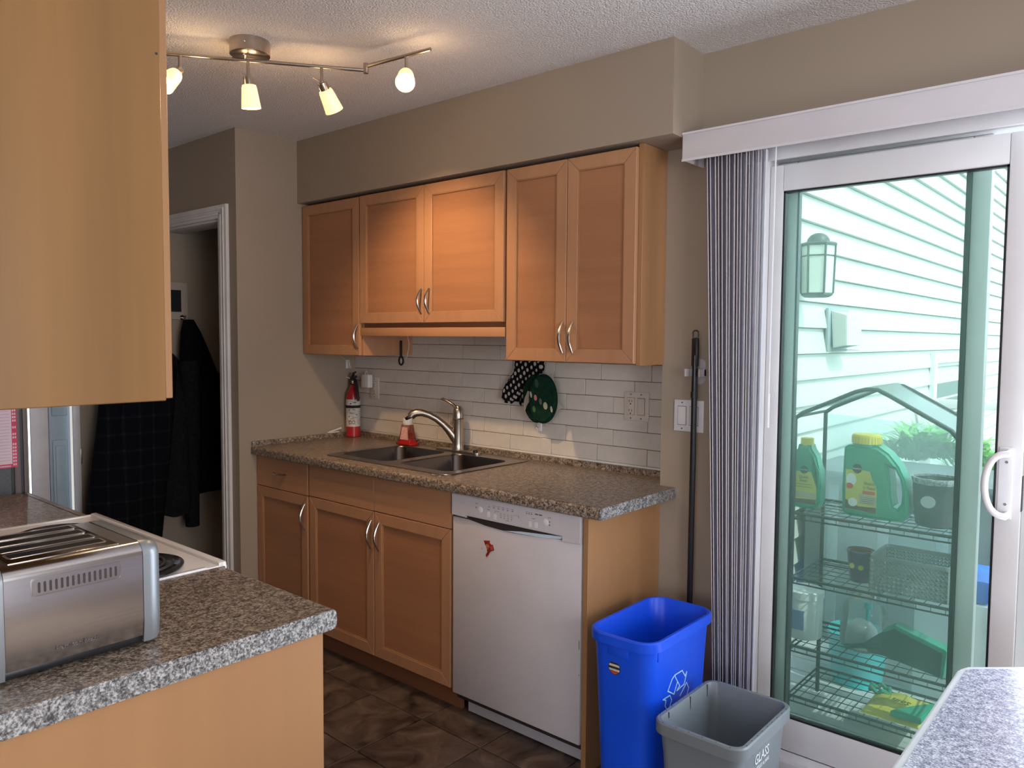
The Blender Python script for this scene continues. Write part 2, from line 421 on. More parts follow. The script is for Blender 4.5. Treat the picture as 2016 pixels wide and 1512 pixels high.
# ================================================================== ROOM SHELL
YT = .157                      # substrate of the tiled wall
ZC = 2.448
floor = struct('floor', MB().box(-1.0, 6.05, -5.55, .20, -.12, -.006), M_sub)
ta = -.011; T = .308; tx0, ty0 = 1.318, -.561
proto = None
for i in range(-5, 7):
    for j in range(-6, 3):
        x0 = tx0+i*T; y0 = ty0+j*T
        cxp = x0+T/2-tx0; cyp = y0+T/2-ty0
        cx = tx0+cxp*math.cos(ta)-cyp*math.sin(ta); cy = ty0+cxp*math.sin(ta)+cyp*math.cos(ta)
        if cy > -.18 or cx < 0.1 or cy < -2.2 or cx > 3.3: continue
        if proto is None:
            proto = obj('tile', MB().box(-T/2+.0022, T/2-.0022, -T/2+.0022, T/2-.0022, -.006, 0, .0015, 1), M_ftile, None, loc=(0, 0, 0))
            t = proto
        else:
            t = proto.copy(); COL.objects.link(t)
        t.parent = floor; t.location = (cx, cy, 0); t.rotation_euler = (0, 0, ta+random.choice((0, PI/2, PI, -PI/2)))
ceiling = struct('ceiling', MB().box(-1.0, 6.05, -5.55, .21, ZC, ZC+.12), M_ceil)
wall_back = struct('wall_back', MB().box(0, 2.008, YT, YT+.08, 0, ZC), M_wall)
wall_patio = struct('wall_patio', MB().box(2.008, 2.335, 0, .2, 0, ZC).box(2.335, 4.05, 0, .2, 2.106, ZC).box(4.05, 6.0, 0, .2, 0, ZC), M_wall)
wall_left = struct('wall_left', MB().box(-.12, 0, -.43, YT+.08, 0, ZC).box(-.145, 0, -.55, -.43, 0, ZC).box(-.78, -.145, -.55, -.43, 2.035, ZC), M_wall)
wall_end = struct('wall_end', MB().box(-.92, -.78, -.985, .2, 0, ZC).box(-.92, -.78, -1.22, -.985, 2.05, ZC).box(-.92, -.78, -5.5, -1.22, 0, ZC).box(-.92, -.10, .12, .24, 0, ZC), M_wall)
wall_front = struct('wall_front', MB().box(-.30, 2.16, -2.36, -2.243, 0, ZC).box(-.92, 3.1, -5.55, -5.45, 0, ZC).box(5.5, 6.05, -5.55, -5.45, 0, ZC).box(3.1, 5.5, -5.55, -5.45, 0, .75).box(3.1, 5.5, -5.55, -5.45, 2.15, ZC), M_wall)
wall_right = struct('wall_right', MB().box(5.95, 6.05, -5.5, -3.6, 0, ZC).box(5.95, 6.05, -1.2, .2, 0, ZC).box(5.95, 6.05, -3.6, -1.2, 0, .75).box(5.95, 6.05, -3.6, -1.2, 2.15, ZC), M_wall)
soffit = struct('wall_soffit', MB().box(0, 2.151, -.209, YT, 2.135, ZC), M_wall)

# backsplash tiles : seven and a half courses, third-offset running bond
rows = [.174, .011, .174, .011, .111, .189, .111, .189]
P_ = .0677; Z0 = .9475; TW = .241
pm = {}
for k, off in enumerate(rows):
    z0 = Z0+k*P_; z1 = z0+P_
    xa, xb = 0.0, 2.006
    x = off-TW
    while x < xb:
        a = max(x, xa)+.001; b = min(x+TW, xb)-.001
        if b-a > .01 and not (z0 > 1.37 and (b < .49 or a > 1.39)):
            key = round(b-a, 4)
            if key not in pm:
                pm[key] = obj('tile', MB().box(-(b-a)/2, (b-a)/2, -.0035, .0035, -P_/2+.001, P_/2-.001, .0012, 1), M_wtile, None, loc=(0, 0, 0)); t = pm[key]
            else:
                t = pm[key].copy(); COL.objects.link(t)
            t.parent = wall_back; t.location = ((a+b)/2, .1535+random.uniform(-.0002, .0002), (z0+z1)/2)
        x += TW
obj('grout', MB().box(.0005, 2.007, .1525, YT, .945, 1.49), M_grout, wall_back)
obj('caulk', MB().box(.001, 2.007, .147, .157, .9385, .9475, .002), M_caulk, wall_back)

# doorway casing (hall)
d1 = struct('door_1', MB().box(-.145, -.067, -.566, -.55, 0, 2.03, .001).box(-.78, -.067, -.566, -.55, 2.03, 2.095, .001)
            .box(-.15, -.14, -.55, -.43, 0, 2.03, .002).box(-.78, -.145, -.55, -.43, 2.02, 2.035, .002)
            .box(-.127, -.110, -.572, -.564, 0, 2.06, .003).box(-.098, -.088, -.572, -.564, 0, 2.075, .003)
            .box(-.78, -.110, -.572, -.564, 2.045, 2.058, .003).box(-.78, -.088, -.572, -.564, 2.07, 2.08, .003), M_white)
# side door in the end wall with its raised panel
d2 = struct('door_2', MB().box(-.78, -.764, -1.213, -1.134, 0, 2.08, .003).box(-.78, -.764, -1.021, -.988, 0, 2.08, .003).box(-.78, -.764, -1.134, -1.02, 2.03, 2.08, .003), plain('bright_casing', (.80, .76, .76), .4))
obj('door_panel', MB().box(-.84, -.80, -1.132, -1.023, .02, 2.02, .002).box(-.802, -.795, -1.108, -1.038, .12, .93, .006).box(-.797, -.791, -1.096, -1.05, .15, .90, .004)
    .box(-.802, -.795, -1.108, -1.038, 1.05, 1.90, .006), M_doorleaf, d2)
obj('black_strip', MB().box(-.80, -.772, -1.136, -1.130, .01, 2.02), M_blackm, d2)  # thin black strip between the casing and the door leaf
obj('hinge', MB().box(-.79, -.762, -.99, -.984, .80, .88, .001), M_nickel, d2)

# ================================================================== PATIO DOOR (structure)
pd = struct('door_3', MB().box(2.335, 2.386, .0, .17, 0, 2.105, .001).box(2.386, 4.0, .0, .17, 2.055, 2.105, .001).box(4.0, 4.05, .0, .17, 0, 2.105, .001)
            .box(2.386, 4.0, .0, .17, -.01, .035, .001).box(2.386, 4.0, .022, .028, .035, .06).box(2.386, 4.0, .082, .088, .035, .06)
            .box(2.32, 4.07, -.012, .001, 2.045, 2.135, .003), M_vinyl)
def sash(parent, name, x0, x1, xi0, xi1, z0, z1, zi0, zi1, y0, y1, gm):
    o = obj(name, MB().box(x0, xi0, y0, y1, z0, z1, .004).box(xi1, x1, y0, y1, z0, z1, .004).box(xi0, xi1, y0, y1, z0, zi0, .004).box(xi0, xi1, y0, y1, zi1, z1, .004), M_vinyl, parent)
    ym = (y0+y1)/2
    obj('glass_pane', MB().box(xi0-.005, xi1+.005, ym-.003, ym+.003, zi0-.005, zi1+.005), gm, o, smooth=False)
    g = .006
    obj('glazing_seal', MB().box(xi0, xi0+g, ym-.012, ym+.012, zi0, zi1).box(xi1-g, xi1, ym-.012, ym+.012, zi0, zi1).box(xi0, xi1, ym-.012, ym+.012, zi0, zi0+g).box(xi0, xi1, ym-.012, ym+.012, zi1-g, zi1), M_black, o)
    return o
sash(pd, 'sliding_sash', 2.387, 3.132, 2.432, 3.070, .060, 2.035, .172, 1.949, .030, .066, M_glass)
sash(pd, 'fixed_sash', 2.387, 3.018, 2.452, 2.968, .035, 2.055, .120, 1.975, .100, .140, M_glass2)
ds = obj('weather_strip', MB().box(2.955, 2.966, .088, .100, .05, 2.03), M_blackm, pd)
# D handle
cx_, cz_ = 3.102, 1.057
pts = [(cx_-.050*math.sin(PI*k/14)**.8, -.012-.018*math.sin(PI*k/14), cz_+.088*math.cos(PI*k/14)) for k in range(15)]
hd = obj('door_handle', MB().tube([(cx_, .03, cz_+.088)]+pts+[(cx_, .03, cz_-.088)], .0095, 10), M_vinyl, pd)
obj('handle_plate', MB().box(3.076, 3.112, .022, .030, .955, 1.160, .004), M_vinyl, hd)
obj('screw', MB().lathe([(0, 0), (.004, 0), (.004, .002), (0, .002)], (3.096, .020, 1.118), (0, 1, 0), 10).lathe([(0, 0), (.004, 0), (.004, .002), (0, .002)], (3.096, .020, .998), (0, 1, 0), 10), M_nickel, hd)
obj('latch_plate', MB().box(3.131, 3.134, .035, .060, .98, 1.08), M_black, pd)
obj('stile_edge_highlight', MB().box(3.1305, 3.1335, .04, .056, .07, 2.02), M_chrome, pd)  # chrome strip stands in for the bright highlight down the stile edge

# ================================================================== UPPER CABINETS
def handle(parent, x, z0, z1, yf, name='handle'):
    n = 10; z0 -= .006; z1 += .006
    pts = [(x, yf-.002-.026*math.sin(PI*k/n), z0+(z1-z0)*k/n) for k in range(n+1)]
    return obj(name, MB().tube(pts, [.0045+.0015*math.sin(PI*k/n) for k in range(n+1)], 8, flat=.7), M_handle, parent)
def cab_door(parent, x0, x1, z0, z1, yf, hx=None, hz=None, fw_=.048, panel=M_panel):
    """framed door with four mitred members, front face at y=yf"""
    t = .018; g = .0006
    a, b, c, d = x0+.0015, x1-.0015, z0+.0015, z1-.0015
    f = fw_
    L = [(a, c+g), (a+f, c+f+g), (a+f, d-f-g), (a, d-g)]
    R = [(b, c+g), (b, d-g), (b-f, d-f-g), (b-f, c+f+g)]
    B = [(a+g, c), (b-g, c), (b-f-g, c+f), (a+f+g, c+f)]
    Tt = [(a+g, d), (a+f+g, d-f), (b-f-g, d-f), (b-g, d)]
    door = obj('door', MB().prism(L, 'y', yf+t, yf, .0014, seg=1).prism(R, 'y', yf+t, yf, .0014, seg=1).prism(B, 'y', yf+t, yf, .0014, seg=1).prism(Tt, 'y', yf+t, yf, .0014, seg=1), M_frame, parent)
    obj('panel', MB().box(a+f-.004, b-f+.004, yf+.0075, yf+.014, c+f-.004, d-f+.004), panel, door)
    i0, i1, k0, k1 = a+f, b-f, c+f, d-f; q = .0035
    obj('inner_bead', MB().prism([(i0, k0), (i0+q, k0+q), (i0+q, k1-q), (i0, k1)], 'y', yf+.008, yf+.002).prism([(i1, k0), (i1, k1), (i1-q, k1-q), (i1-q, k0+q)], 'y', yf+.008, yf+.002)
        .prism([(i0, k0), (i1, k0), (i1-q, k0+q), (i0+q, k0+q)], 'y', yf+.008, yf+.002).prism([(i0, k1), (i0+q, k1-q), (i1-q, k1-q), (i1, k1)], 'y', yf+.008, yf+.002), M_side, door)
    if hx: handle(door, hx, hz[0], hz[1], yf)
    return door
UF = -.185; UB = .150; UT = 2.122; UC = UF+.020
def carcass(x0, x1, z0, z1, y0, y1, t=.016):
    return MB().box(x0, x0+t, y0, y1, z0, z1, .001, 1).box(x1-t, x1, y0, y1, z0, z1, .001, 1).box(x0+t, x1-t, y0, y1, z0, z0+t).box(x0+t, x1-t, y0, y1, z1-t, z1).box(x0+t, x1-t, y1-.006, y1, z0+t, z1-t)
c1 = thing('wall_cabinet', 'narrow reddish-brown wall cabinet with one door in the left corner, beside the taupe wall', 'cabinet', (.235, 0, 1.366))
obj('body', carcass(.003, .474, 1.366, UT, UC, UB), M_frame, c1)
cab_door(c1, .006, .468, 1.366, UT, UF, .459, (1.407, 1.512))
c2 = thing('wall_cabinet', 'short two-door wall cabinet above the sink with a wooden light rail underneath', 'cabinet', (.935, 0, 1.461))
obj('body', carcass(.478, 1.394, 1.52, UT, UC, UB), M_frame, c2)
cab_door(c2, .478, .925, 1.52, UT, UF-.004, .911, (1.567, 1.664))
cab_door(c2, .925, 1.392, 1.52, UT, UF-.004, .962, (1.567, 1.664))
obj('light_rail', MB().box(.478, 1.394, UF+.004, UF+.022, 1.461, 1.500, .002), M_frameh, c2)
obj('shadow_gap_strip', MB().box(.478, .955, UC+.006, UC+.02, 1.498, 1.521).box(.957, 1.394, UC+.004, UC+.018, 1.496, 1.521), M_kick, c2)  # dark strip stands in for the shadow gap above the light rail
c3 = thing('wall_cabinet', 'tall two-door wall cabinet at the right end of the soffit, with a pale side panel', 'cabinet', (1.70, 0, 1.366))
obj('body', carcass(1.398, 1.994, 1.367, UT, UC, UB), M_frame, c3)
cab_door(c3, 1.402, 1.701, 1.367, UT, UF, 1.687, (1.407, 1.512))
cab_door(c3, 1.701, 2.000, 1.367, UT, UF, 1.734, (1.407, 1.512))
obj('side_panel', MB().box(1.996, 2.015, UC, .0, 1.362, 2.134, .001, 1), M_side, c3)

# ================================================================== BASE CABINETS + DISHWASHER
BF = -.459
b1 = thing('base_cabinet', 'narrow base cabinet with one drawer above one door, against the left wall', 'cabinet', (.2, 0, 0))
obj('body', carcass(.002, .438, .098, .874, BF+.02, YT-.01), M_frame, b1)
dr = obj('drawer_front', MB().box(.004, .432, BF, BF+.018, .7225, .872, .0015, 1), M_frameh, b1)
pts = [(.158+.105*k/10, BF-.002-.024*math.sin(PI*k/10), .800) for k in range(11)]
obj('handle', MB().tube(pts, .0052, 8, flat=.8), M_handle, dr)
cab_door(b1, .004, .432, .100, .7205, BF, .412, (.566, .676))
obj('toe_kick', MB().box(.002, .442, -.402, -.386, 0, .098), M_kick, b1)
b2 = thing('base_cabinet', 'wide sink base cabinet with two plain false drawer fronts above two doors', 'cabinet', (.9, 0, 0))
obj('body', carcass(.442, 1.370, .098, .73, BF+.02, YT-.01), M_frame, b2)
obj('false_front', MB().box(.446, .9105, BF, BF+.018, .7255, .872, .0015, 1), M_frameh, b2)
obj('false_front', MB().box(.9125, 1.368, BF, BF+.018, .7255, .872, .0015, 1), M_frameh, b2)
cab_door(b2, .446, .9105, .100, .7235, BF, .893, (.568, .678))
cab_door(b2, .9125, 1.368, .100, .7235, BF, .944, (.566, .675))
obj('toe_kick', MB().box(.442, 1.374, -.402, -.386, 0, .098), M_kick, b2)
ep = tag(obj('end_panel', MB().box(1.990, 2.010, BF-.002, -.001, 0, .874, .001, 1), M_side), 'pale wooden end panel standing between the dishwasher and the blue bin', 'cabinet panel')

dw = thing('dishwasher', 'white built-in dishwasher with a torn red sticker under its control panel', 'dishwasher', (1.68, 0, 0))
obj('tub', MB().box(1.378, 1.984, BF+.03, .10, .06, .868), M_dark, dw)
dd = obj('door', MB().box(1.380, 1.982, BF, BF+.028, .090, .778, .004), M_dw, dw)
# control panel: slightly proud, with a handle slot under its lower edge that bows downward
cp = [(1.380, .786), (1.455, .784), (1.455, .792), (1.905, .792), (1.905, .774), (1.982, .776), (1.982, .873), (1.380, .868)]
pan = obj('control_panel', MB().prism(cp, 'y', BF+.024, BF-.008, .003), M_dw, dw)
obj('handle_slot', MB().prism([(1.455, .790), (1.905, .790), (1.88, .779), (1.78, .769), (1.66, .764), (1.55, .769), (1.47, .779)], 'y', BF-.0005, BF-.002), M_dark, dw)
obj('slot_lip', MB().prism([(1.64, .7655), (1.80, .7705), (1.90, .781), (1.905, .7905), (1.80, .782), (1.72, .776)], 'y', BF-.001, BF-.003), plain('pale_blue_lip', (.55, .66, .78), .25), dw)  # pale blue crescent along the lower right of the slot
mb = MB()
for x, z, r in ((1.531, .826, .012), (1.836, .829, .013)):
    mb = MB(); mb.lathe([(r, 0), (r, .0012), (r*.9, .0018), (0, .0018)], (x, BF-.0078, z), (0, -1, 0), 20); obj('button', mb, M_plate2, pan)
for x, z in ((1.572, .815), (1.604, .812), (1.768, .811), (1.795, .812)):
    obj('button', MB().prism(rrect(x, z, .0065, .010, .004, 3), 'y', BF-.0076, BF-.0092), M_plate2, pan)
mb = MB()
for i, x in enumerate((1.575, 1.598, 1.620, 1.642, 1.664, 1.686)): mb.box(x-.003, x+.003, BF-.0086, BF-.0078, .842, .8445)
for i, x in enumerate((1.632, 1.649, 1.666, 1.683)):
    mb.box(x-.0025, x+.0025, BF-.0086, BF-.0078, .812, .8142); mb.box(x-.004, x+.004, BF-.0086, BF-.0078, .820, .8212); mb.box(x-.004, x+.004, BF-.0086, BF-.0078, .826, .8272)
for x in (1.752, 1.763, 1.774): mb.box(x-.0028, x+.0028, BF-.0086, BF-.0078, .846, .8484); mb.box(x-.003, x+.003, BF-.0086, BF-.0078, .852, .853)
for x in (1.793, 1.800, 1.810, 1.817): mb.box(x-.003, x+.003, BF-.0086, BF-.0078, .848, .852)
for x in (1.598, 1.620, 1.642, 1.664, 1.686): mb.box(x-.005, x+.005, BF-.0086, BF-.0078, .849, .8502)
mb.box(1.604, 1.625, BF-.0084, BF-.0078, .8315, .8322).box(1.692, 1.716, BF-.0084, BF-.0078, .8305, .8312).box(1.603, 1.6045, BF-.0084, BF-.0078, .826, .832).box(1.715, 1.7165, BF-.0084, BF-.0078, .824, .831)
for x, z in ((1.512, .846), (1.572, .832), (1.664, .805), (1.782, .832), (1.853, .846)): mb.box(x-.007, x+.007, BF-.0085, BF-.0078, z, z+.0014)
for x, z in ((1.510, .832), (1.853, .833), (1.853, .822)): mb.box(x-.002, x+.002, BF-.0085, BF-.0078, z-.003, z+.002)
obj('printed_markings', mb, M_grey, pan)
mb = MB().prism([(1.542, .712), (1.572, .717), (1.572, .708), (1.580, .703), (1.587, .705), (1.594, .684), (1.582, .680), (1.573, .674), (1.566, .662), (1.557, .652), (1.552, .660), (1.560, .672), (1.557, .690), (1.549, .698)], 'y', BF-.0004, BF-.0012)
st = obj('torn_sticker', mb, plain('sticker_deep_red', (.30, .018, .012), .5, var=.6, sc=70), dw)
obj('sticker_print', MB().prism([(1.552, .700), (1.566, .706), (1.570, .694), (1.562, .680), (1.556, .690)], 'y', BF-.0012, BF-.0018).prism([(1.573, .694), (1.585, .698), (1.586, .687), (1.576, .684)], 'y', BF-.0012, BF-.0018)
    .prism([(1.533, .686), (1.536, .680), (1.533, .677)], 'y', BF-.0004, BF-.0012), plain('sticker_orange', (.35, .12, .05), .5, var=.8, sc=120), st)
obj('toe_kick', MB().box(1.412, 1.984, -.402, -.390, .006, .088), M_dwk, dw)
obj('water_pipe', MB().rod((1.400, -.36, .0), (1.400, -.36, .09), .008), M_black, dw)
# scuffs along the door edge
obj('chipped_edge', MB().box(1.9755, 1.9775, BF-.0006, BF, .42, .45).box(1.976, 1.978, BF-.0006, BF, .33, .335), M_grey, dw)

# ================================================================== COUNTERTOP with sink cut-out
def topslab(mb, x0, x1, y0, y1): mb.box(x0, x1, y0, y1, .876, .914)
def bullnose(mb, x0, x1, yf, dirn, z0=.874, z1=.914):
    # rounded nose: profile in (y,z), front at yf, going back 0.03
    r = .012; prof = []
    for k in range(7):
        a = PI/2*k/6; prof.append((yf+dirn*(r-math.sin(a)*r), z1-r+math.cos(a)*r))
    for k in range(5):
        a = PI/2*k/4; prof.append((yf+dirn*(.008-math.cos(a)*.008), z0+.008-math.sin(a)*.008))
    prof += [(yf+dirn*.03, z0), (yf+dirn*.03, z1)]
    mb.prism(prof, 'x', x0, x1)
CX1 = 2.073
ct = thing('countertop', 'brown speckled laminate worktop along the back wall, holding the sink', 'countertop', (1.0, -.2, .876))
mb = MB()
bullnose(mb, .0, CX1, -.489, 1)
for (a, b, c, d) in ((.0, .515, -.459, YT-.014), (1.285, 2.006, -.459, YT-.014), (2.006, CX1, -.459, -.001), (.515, 1.285, -.459, -.398), (.515, 1.285, .092, YT-.014)): topslab(mb, a, b, c, d)
obj('worktop', mb, M_top, ct)
obj('splash_lip', MB().box(0, 2.006, YT-.022, YT-.004, .900, .9385, .004).box(.0005, .016, -.487, YT-.02, .880, .9385, .004), M_top, ct)
obj('end_cap', MB().prism([(p[0], p[1]) for p in [(-.477, .913), (-.002, .913), (-.002, .875), (-.484, .875), (-.4885, .880), (-.4885, .902)]], 'x', CX1-.0005, CX1+.0012), M_edge, ct)

# ---------------- sink
sk = thing('kitchen_sink', 'double-bowl stainless steel sink set into the back worktop', 'sink', (.9, -.15, .74))
outer = rrect(.90, -.153, .400, .258, .03)
hl = rrect(.702, -.168, .168, .188, .05); hr = rrect(1.090, -.168, .162, .188, .05)
obj('rim', MB().prism(outer, 'z', .9142, .9185, .0015, holes=(hl, hr), seg=1), M_rim, sk)
def bowl(cx, hx, nm):
    mb = MB(); rings = []
    for f, z, rr in ((0, .9185, .05), (.003, .912, .05), (.010, .76, .05), (.022, .742, .045), (.05, .738, .03)):
        rings.append([(p[0], p[1], z) for p in rrect(cx, -.168, hx-f, .188-f, rr)])
    mb.loft(rings, cap=False); mb.poly([p for p in rings[-1]])
    bmesh.ops.remove_doubles(mb.bm, verts=mb.bm.verts, dist=.0004)
    o = obj('bowl', mb, M_ssdark, sk)
    obj('drain', MB().lathe([(.045, .001), (.040, .004), (.034, .002), (.02, -.002), (0, -.002)], (cx, -.14, .739), (0, 0, 1), 20), M_chrome, o)
bowl(.702, .168, 'l'); bowl(1.090, .162, 'r')
rg = tag(obj('sink_ring', MB().tube([(1.262+.028*math.cos(2*PI*k/20), -.436+.014*math.sin(2*PI*k/20), .9165) for k in range(21)], .0022, 6), M_chrome), 'small thin metal ring lying on the worktop at the front edge of the sink', 'ring')

# ---------------- faucet
fc = thing('faucet', 'brushed nickel pull-out kitchen faucet with a single lever, behind the sink', 'faucet', (.88, .075, .9187))
obj('deck_plate', MB().prism(rrect(.882, .073, .145, .026, .025), 'z', .9187, .926, .003), M_nickel, fc)
obj('body', MB().lathe([(.030, .0), (.0275, .006), (.0262, .03), (.0262, .145), (.0270, .148)], (.88, .073, .926), (0, 0, 1), 28).lathe([(.0268, .0), (.0255, .004), (.026, .02), (.021, .045), (.012, .058), (0, .060)], (.88, .073, 1.076), (0, 0, 1), 28), M_nickel, fc)
d = Vector((-.675, -.738, 0)).normalized()
def fp(s_, z): return Vector((.88, .078, 0))+d*s_+Vector((0, 0, z))
obj('spout', MB().tube([fp(.0, .955), fp(.020, .985), fp(.045, 1.018), (fp(.075, 1.049)), fp(.105, 1.073), fp(.140, 1.092), fp(.170, 1.102), fp(.198, 1.103), fp(.215, 1.096), fp(.226, 1.084)],
    [.024, .023, .0195, .0165, .0155, .0155, .0165, .0185, .0195, .0185], 16), M_nickel, fc)
obj('spray_head', MB().lathe([(0, 0), (.016, 0), (.019, .004), (.0188, .014), (0, .018)], fp(.231, 1.074), Vector((-.3, -.3, .9)), 18), M_black, fc)
obj('lever', MB().tube([(.884, .07, 1.118), (.868, .068, 1.130), (.845, .062, 1.146), (.822, .055, 1.158), (.800, .050, 1.164), (.790, .048, 1.163)], [.019, .012, .0085, .008, .009, .005], 12, flat=.75), M_nickel, fc)
obj('plate_disc', MB().lathe([(0, 0), (.012, 0), (.012, .006), (.008, .010), (0, .010)], (.995, .071, .926), (0, 0, 1), 14), M_black, fc)  # small black disc near the right end of the deck plate

# ---------------- soap bottle
sb = thing('soap_bottle', 'flared clear bottle with red liquid soap beside the faucet', 'bottle', (.535, .055, .9187))
SX, SY = .535, .062
def sq(hx, hy, z, r=.006): return [(p[0], p[1], z) for p in rrect(SX, SY, hx, hy, min(r, hy*.9), 3)]
obj('body', MB().loft([sq(.056, .030, .919), sq(.056, .030, .927), sq(.043, .024, .934), sq(.028, .018, 1.020)]), M_soapc, sb)
obj('liquid', MB().loft([sq(.052, .027, .9205), sq(.052, .027, .926), sq(.040, .0215, .934), sq(.037, .020, .948)]), M_soapr, sb)
obj('label', MB().loft([[(SX-.030, SY-.0235, .946), (SX+.030, SY-.0235, .946), (SX+.030, SY-.0225, .946), (SX-.030, SY-.0225, .946)], [(SX-.020, SY-.0195, 1.008), (SX+.020, SY-.0195, 1.008), (SX+.020, SY-.0185, 1.008), (SX-.020, SY-.0185, 1.008)]]), M_pinklabel, sb)
obj('cap', MB().lathe([(0, 0), (.024, 0), (.026, .003), (.026, .028), (.022, .032), (0, .032)], (SX, SY, 1.020), (0, 0, 1), 20), M_hook, sb)

# ---------------- fire extinguisher
ex = thing('fire_extinguisher', 'small red fire extinguisher with a black head in the left corner of the worktop', 'fire extinguisher', (.050, .098, .9142))
EX, EY = .0565, .0945
obj('cylinder', MB().lathe([(0, 0), (.034, 0), (.0385, .004), (.0385, .205), (.036, .230), (.028, .252), (.017, .268), (.014, .285), (0, .285)], (EX, EY, .9142), (0, 0, 1), 32), M_red, ex)
el = obj('label', MB().lathe([(.0389, .058), (.0389, .205)], (EX, EY, .9142), (0, 0, 1), 32), M_label, ex)
obj('black_band', MB().lathe([(.0392, .158), (.0396, .159), (.0396, .172), (.0392, .173)], (EX, EY, .9142), (0, 0, 1), 32), M_blackm, ex)
mb = MB()
vd = Vector((3.449-EX, -2.52-EY, 0)).normalized(); rdir = Vector((-vd.y, vd.x, 0))
for i, (s_, z, a, b) in enumerate(((-.021, .148, .006, .004), (.004, .150, .013, .0025), (-.008, .132, .02, .002), (.016, .122, .012, .003), (-.020, .112, .005, .005), (.006, .108, .018, .0018), (-.003, .1, .022, .0018), (.008, .188, .016, .003), (-.012, .182, .01, .004))):
    c = Vector((EX, EY, .9142+z))+rdir*s_+vd*math.sqrt(max(.0391**2-s_**2, 0)); mb.obox(c, rdir, (0, 0, 1), vd, a*.55, b*.6, .0006)
for s_ in (-.016, .002):
    for a, z in ((0, .074), (0, .090)): mb.obox(Vector((EX, EY, .9142+z))+rdir*s_+vd*.0388, rdir, (0, 0, 1), vd, .006, .0012, .0006)
    for q in (-.006, .006): mb.obox(Vector((EX, EY, .9142+.082))+rdir*(s_+q)+vd*.0388, rdir, (0, 0, 1), vd, .0012, .008, .0006)
obj('label_print', mb, M_ink, el)
hdm = MB().lathe([(.013, 0), (.017, .004), (.017, .02), (.012, .028), (0, .028)], (EX, EY, 1.196), (0, 0, 1), 16)
hdm.tube([(EX-.02, EY, 1.232), (EX+.005, EY, 1.238), (EX+.035, EY-.01, 1.240), (EX+.048, EY-.015, 1.244)], [.007, .009, .006, .005], 8, flat=1.3)
hdm.tube([(EX-.010, EY, 1.222), (EX+.010, EY-.004, 1.260), (EX+.040, EY-.012, 1.268)], [.010, .007, .004], 8)
hdm.tube([(EX+.012, EY-.01, 1.225), (EX+.045, EY-.02, 1.225), (EX+.062, EY-.024, 1.190), (EX+.078, EY-.028, 1.135), (EX+.083, EY-.03, 1.115)], [.008, .009, .009, .008, .007], 10)
obj('valve_head', hdm, M_black, ex)
obj('gauge', MB().lathe([(0, 0), (.012, 0), (.012, .004), (.009, .006), (0, .006)], Vector((EX, EY, 1.215))+vd*.017, vd, 18), M_chrome, ex)
obj('safety_pin', MB().tube([(EX-.018, EY-.005, 1.232), (EX-.045, EY-.008, 1.236)], .004, 8), M_hook, ex)
# white cord clip lying on the splash lip
cl = tag(obj('cord_clip', MB().tube([(.012, -.04, .943), (.014, .0, .952), (.016, .045, .962)], .005, 8).tube([(.014, -.03, .942), (.017, .03, .943)], .0035, 8), M_hook), 'white plastic clip lying on the worktop lip left of the extinguisher', 'clip')
hk = tag(obj('adhesive_hook', MB().tube([(.006, .10, 1.302), (.012, .098, 1.318), (.018, .098, 1.322), (.022, .098, 1.312), (.022, .098, 1.296), (.030, .096, 1.288), (.036, .094, 1.296)], .004, 8).box(.001, .005, .088, .112, 1.285, 1.33, .001), M_hook), 'white plastic hook stuck on the wall above the extinguisher', 'hook')
cord = tag(obj('thin_cord', MB().tube([(.004, .03, 1.372), (.006, .055, 1.35), (.008, .09, 1.325)], .0012, 6), M_hook), 'thin white cord running from the wall cabinet to the corner hook', 'cord')

# ---------------- outlets, switches, charger
def plate(x0, x1, z0, z1, y, name, label, mat, toggles):
    o = tag(obj(name, MB().box(x0, x1, y-.006, y-.0005, z0, z1, .002), mat), label, 'outlet' if 'outlet' in name else 'switch')
    for kind, xa, xb in toggles:
        zc = (z0+z1)/2
        if kind == 'rocker':
            obj('rocker', MB().box(xa, xb, y-.0085, y-.0055, zc-.033, zc+.033, .001), mat, o)
            obj('rocker_gap', MB().box(xa-.0015, xb+.0015, y-.0064, y-.0062, zc-.0345, zc+.0345), M_dark, o)
        else:
            obj('receptacle', MB().box(xa, xb, y-.008, y-.0055, zc-.034, zc+.034, .001), mat, o)
            mb = MB().box(xa-.001, xb+.001, y-.0063, y-.0061, zc-.035, zc+.035)
            xc = (xa+xb)/2
            for dz in (-.020, .018):
                mb.box(xc-.008, xc-.006, y-.0086, y-.0078, zc+dz-.002, zc+dz+.008); mb.box(xc+.005, xc+.007, y-.0086, y-.0078, zc+dz-.002, zc+dz+.008)
                mb.lathe([(0, 0), (.003, 0), (.003, .0008), (0, .0008)], (xc, y-.0078, zc+dz-.009), (0, -1, 0), 8)
            obj('slot', mb, M_dark, o)
    for xs_ in sorted({(t[1]+t[2])/2 for t in toggles}):
        for zs_ in (z1-.010, z0+.010): obj('screw', MB().lathe([(0, 0), (.003, 0), (.003, .001), (0, .001)], (xs_, y-.0058, zs_), (0, -1, 0), 8), M_grey, o)
    return o
plate(1.755, 1.869, 1.128, 1.244, .150, 'outlet_plate', 'cream plate with an outlet and a rocker switch, on tiles right of the pot holders', M_plate, (('outlet', 1.769, 1.803), ('rocker', 1.818, 1.850)))
plate(.140, .212, 1.125, 1.240, .150, 'outlet_plate', 'cream outlet plate on the tiles with a charger plugged in, beside the extinguisher', M_plate, (('outlet', .158, .192),))
plate(2.064, 2.180, 1.124, 1.238, 0, 'switch_plate', 'white double rocker switch plate on the wall behind the black pole', M_plate2, (('rocker', 2.080, 2.112), ('rocker', 2.127, 2.159)))
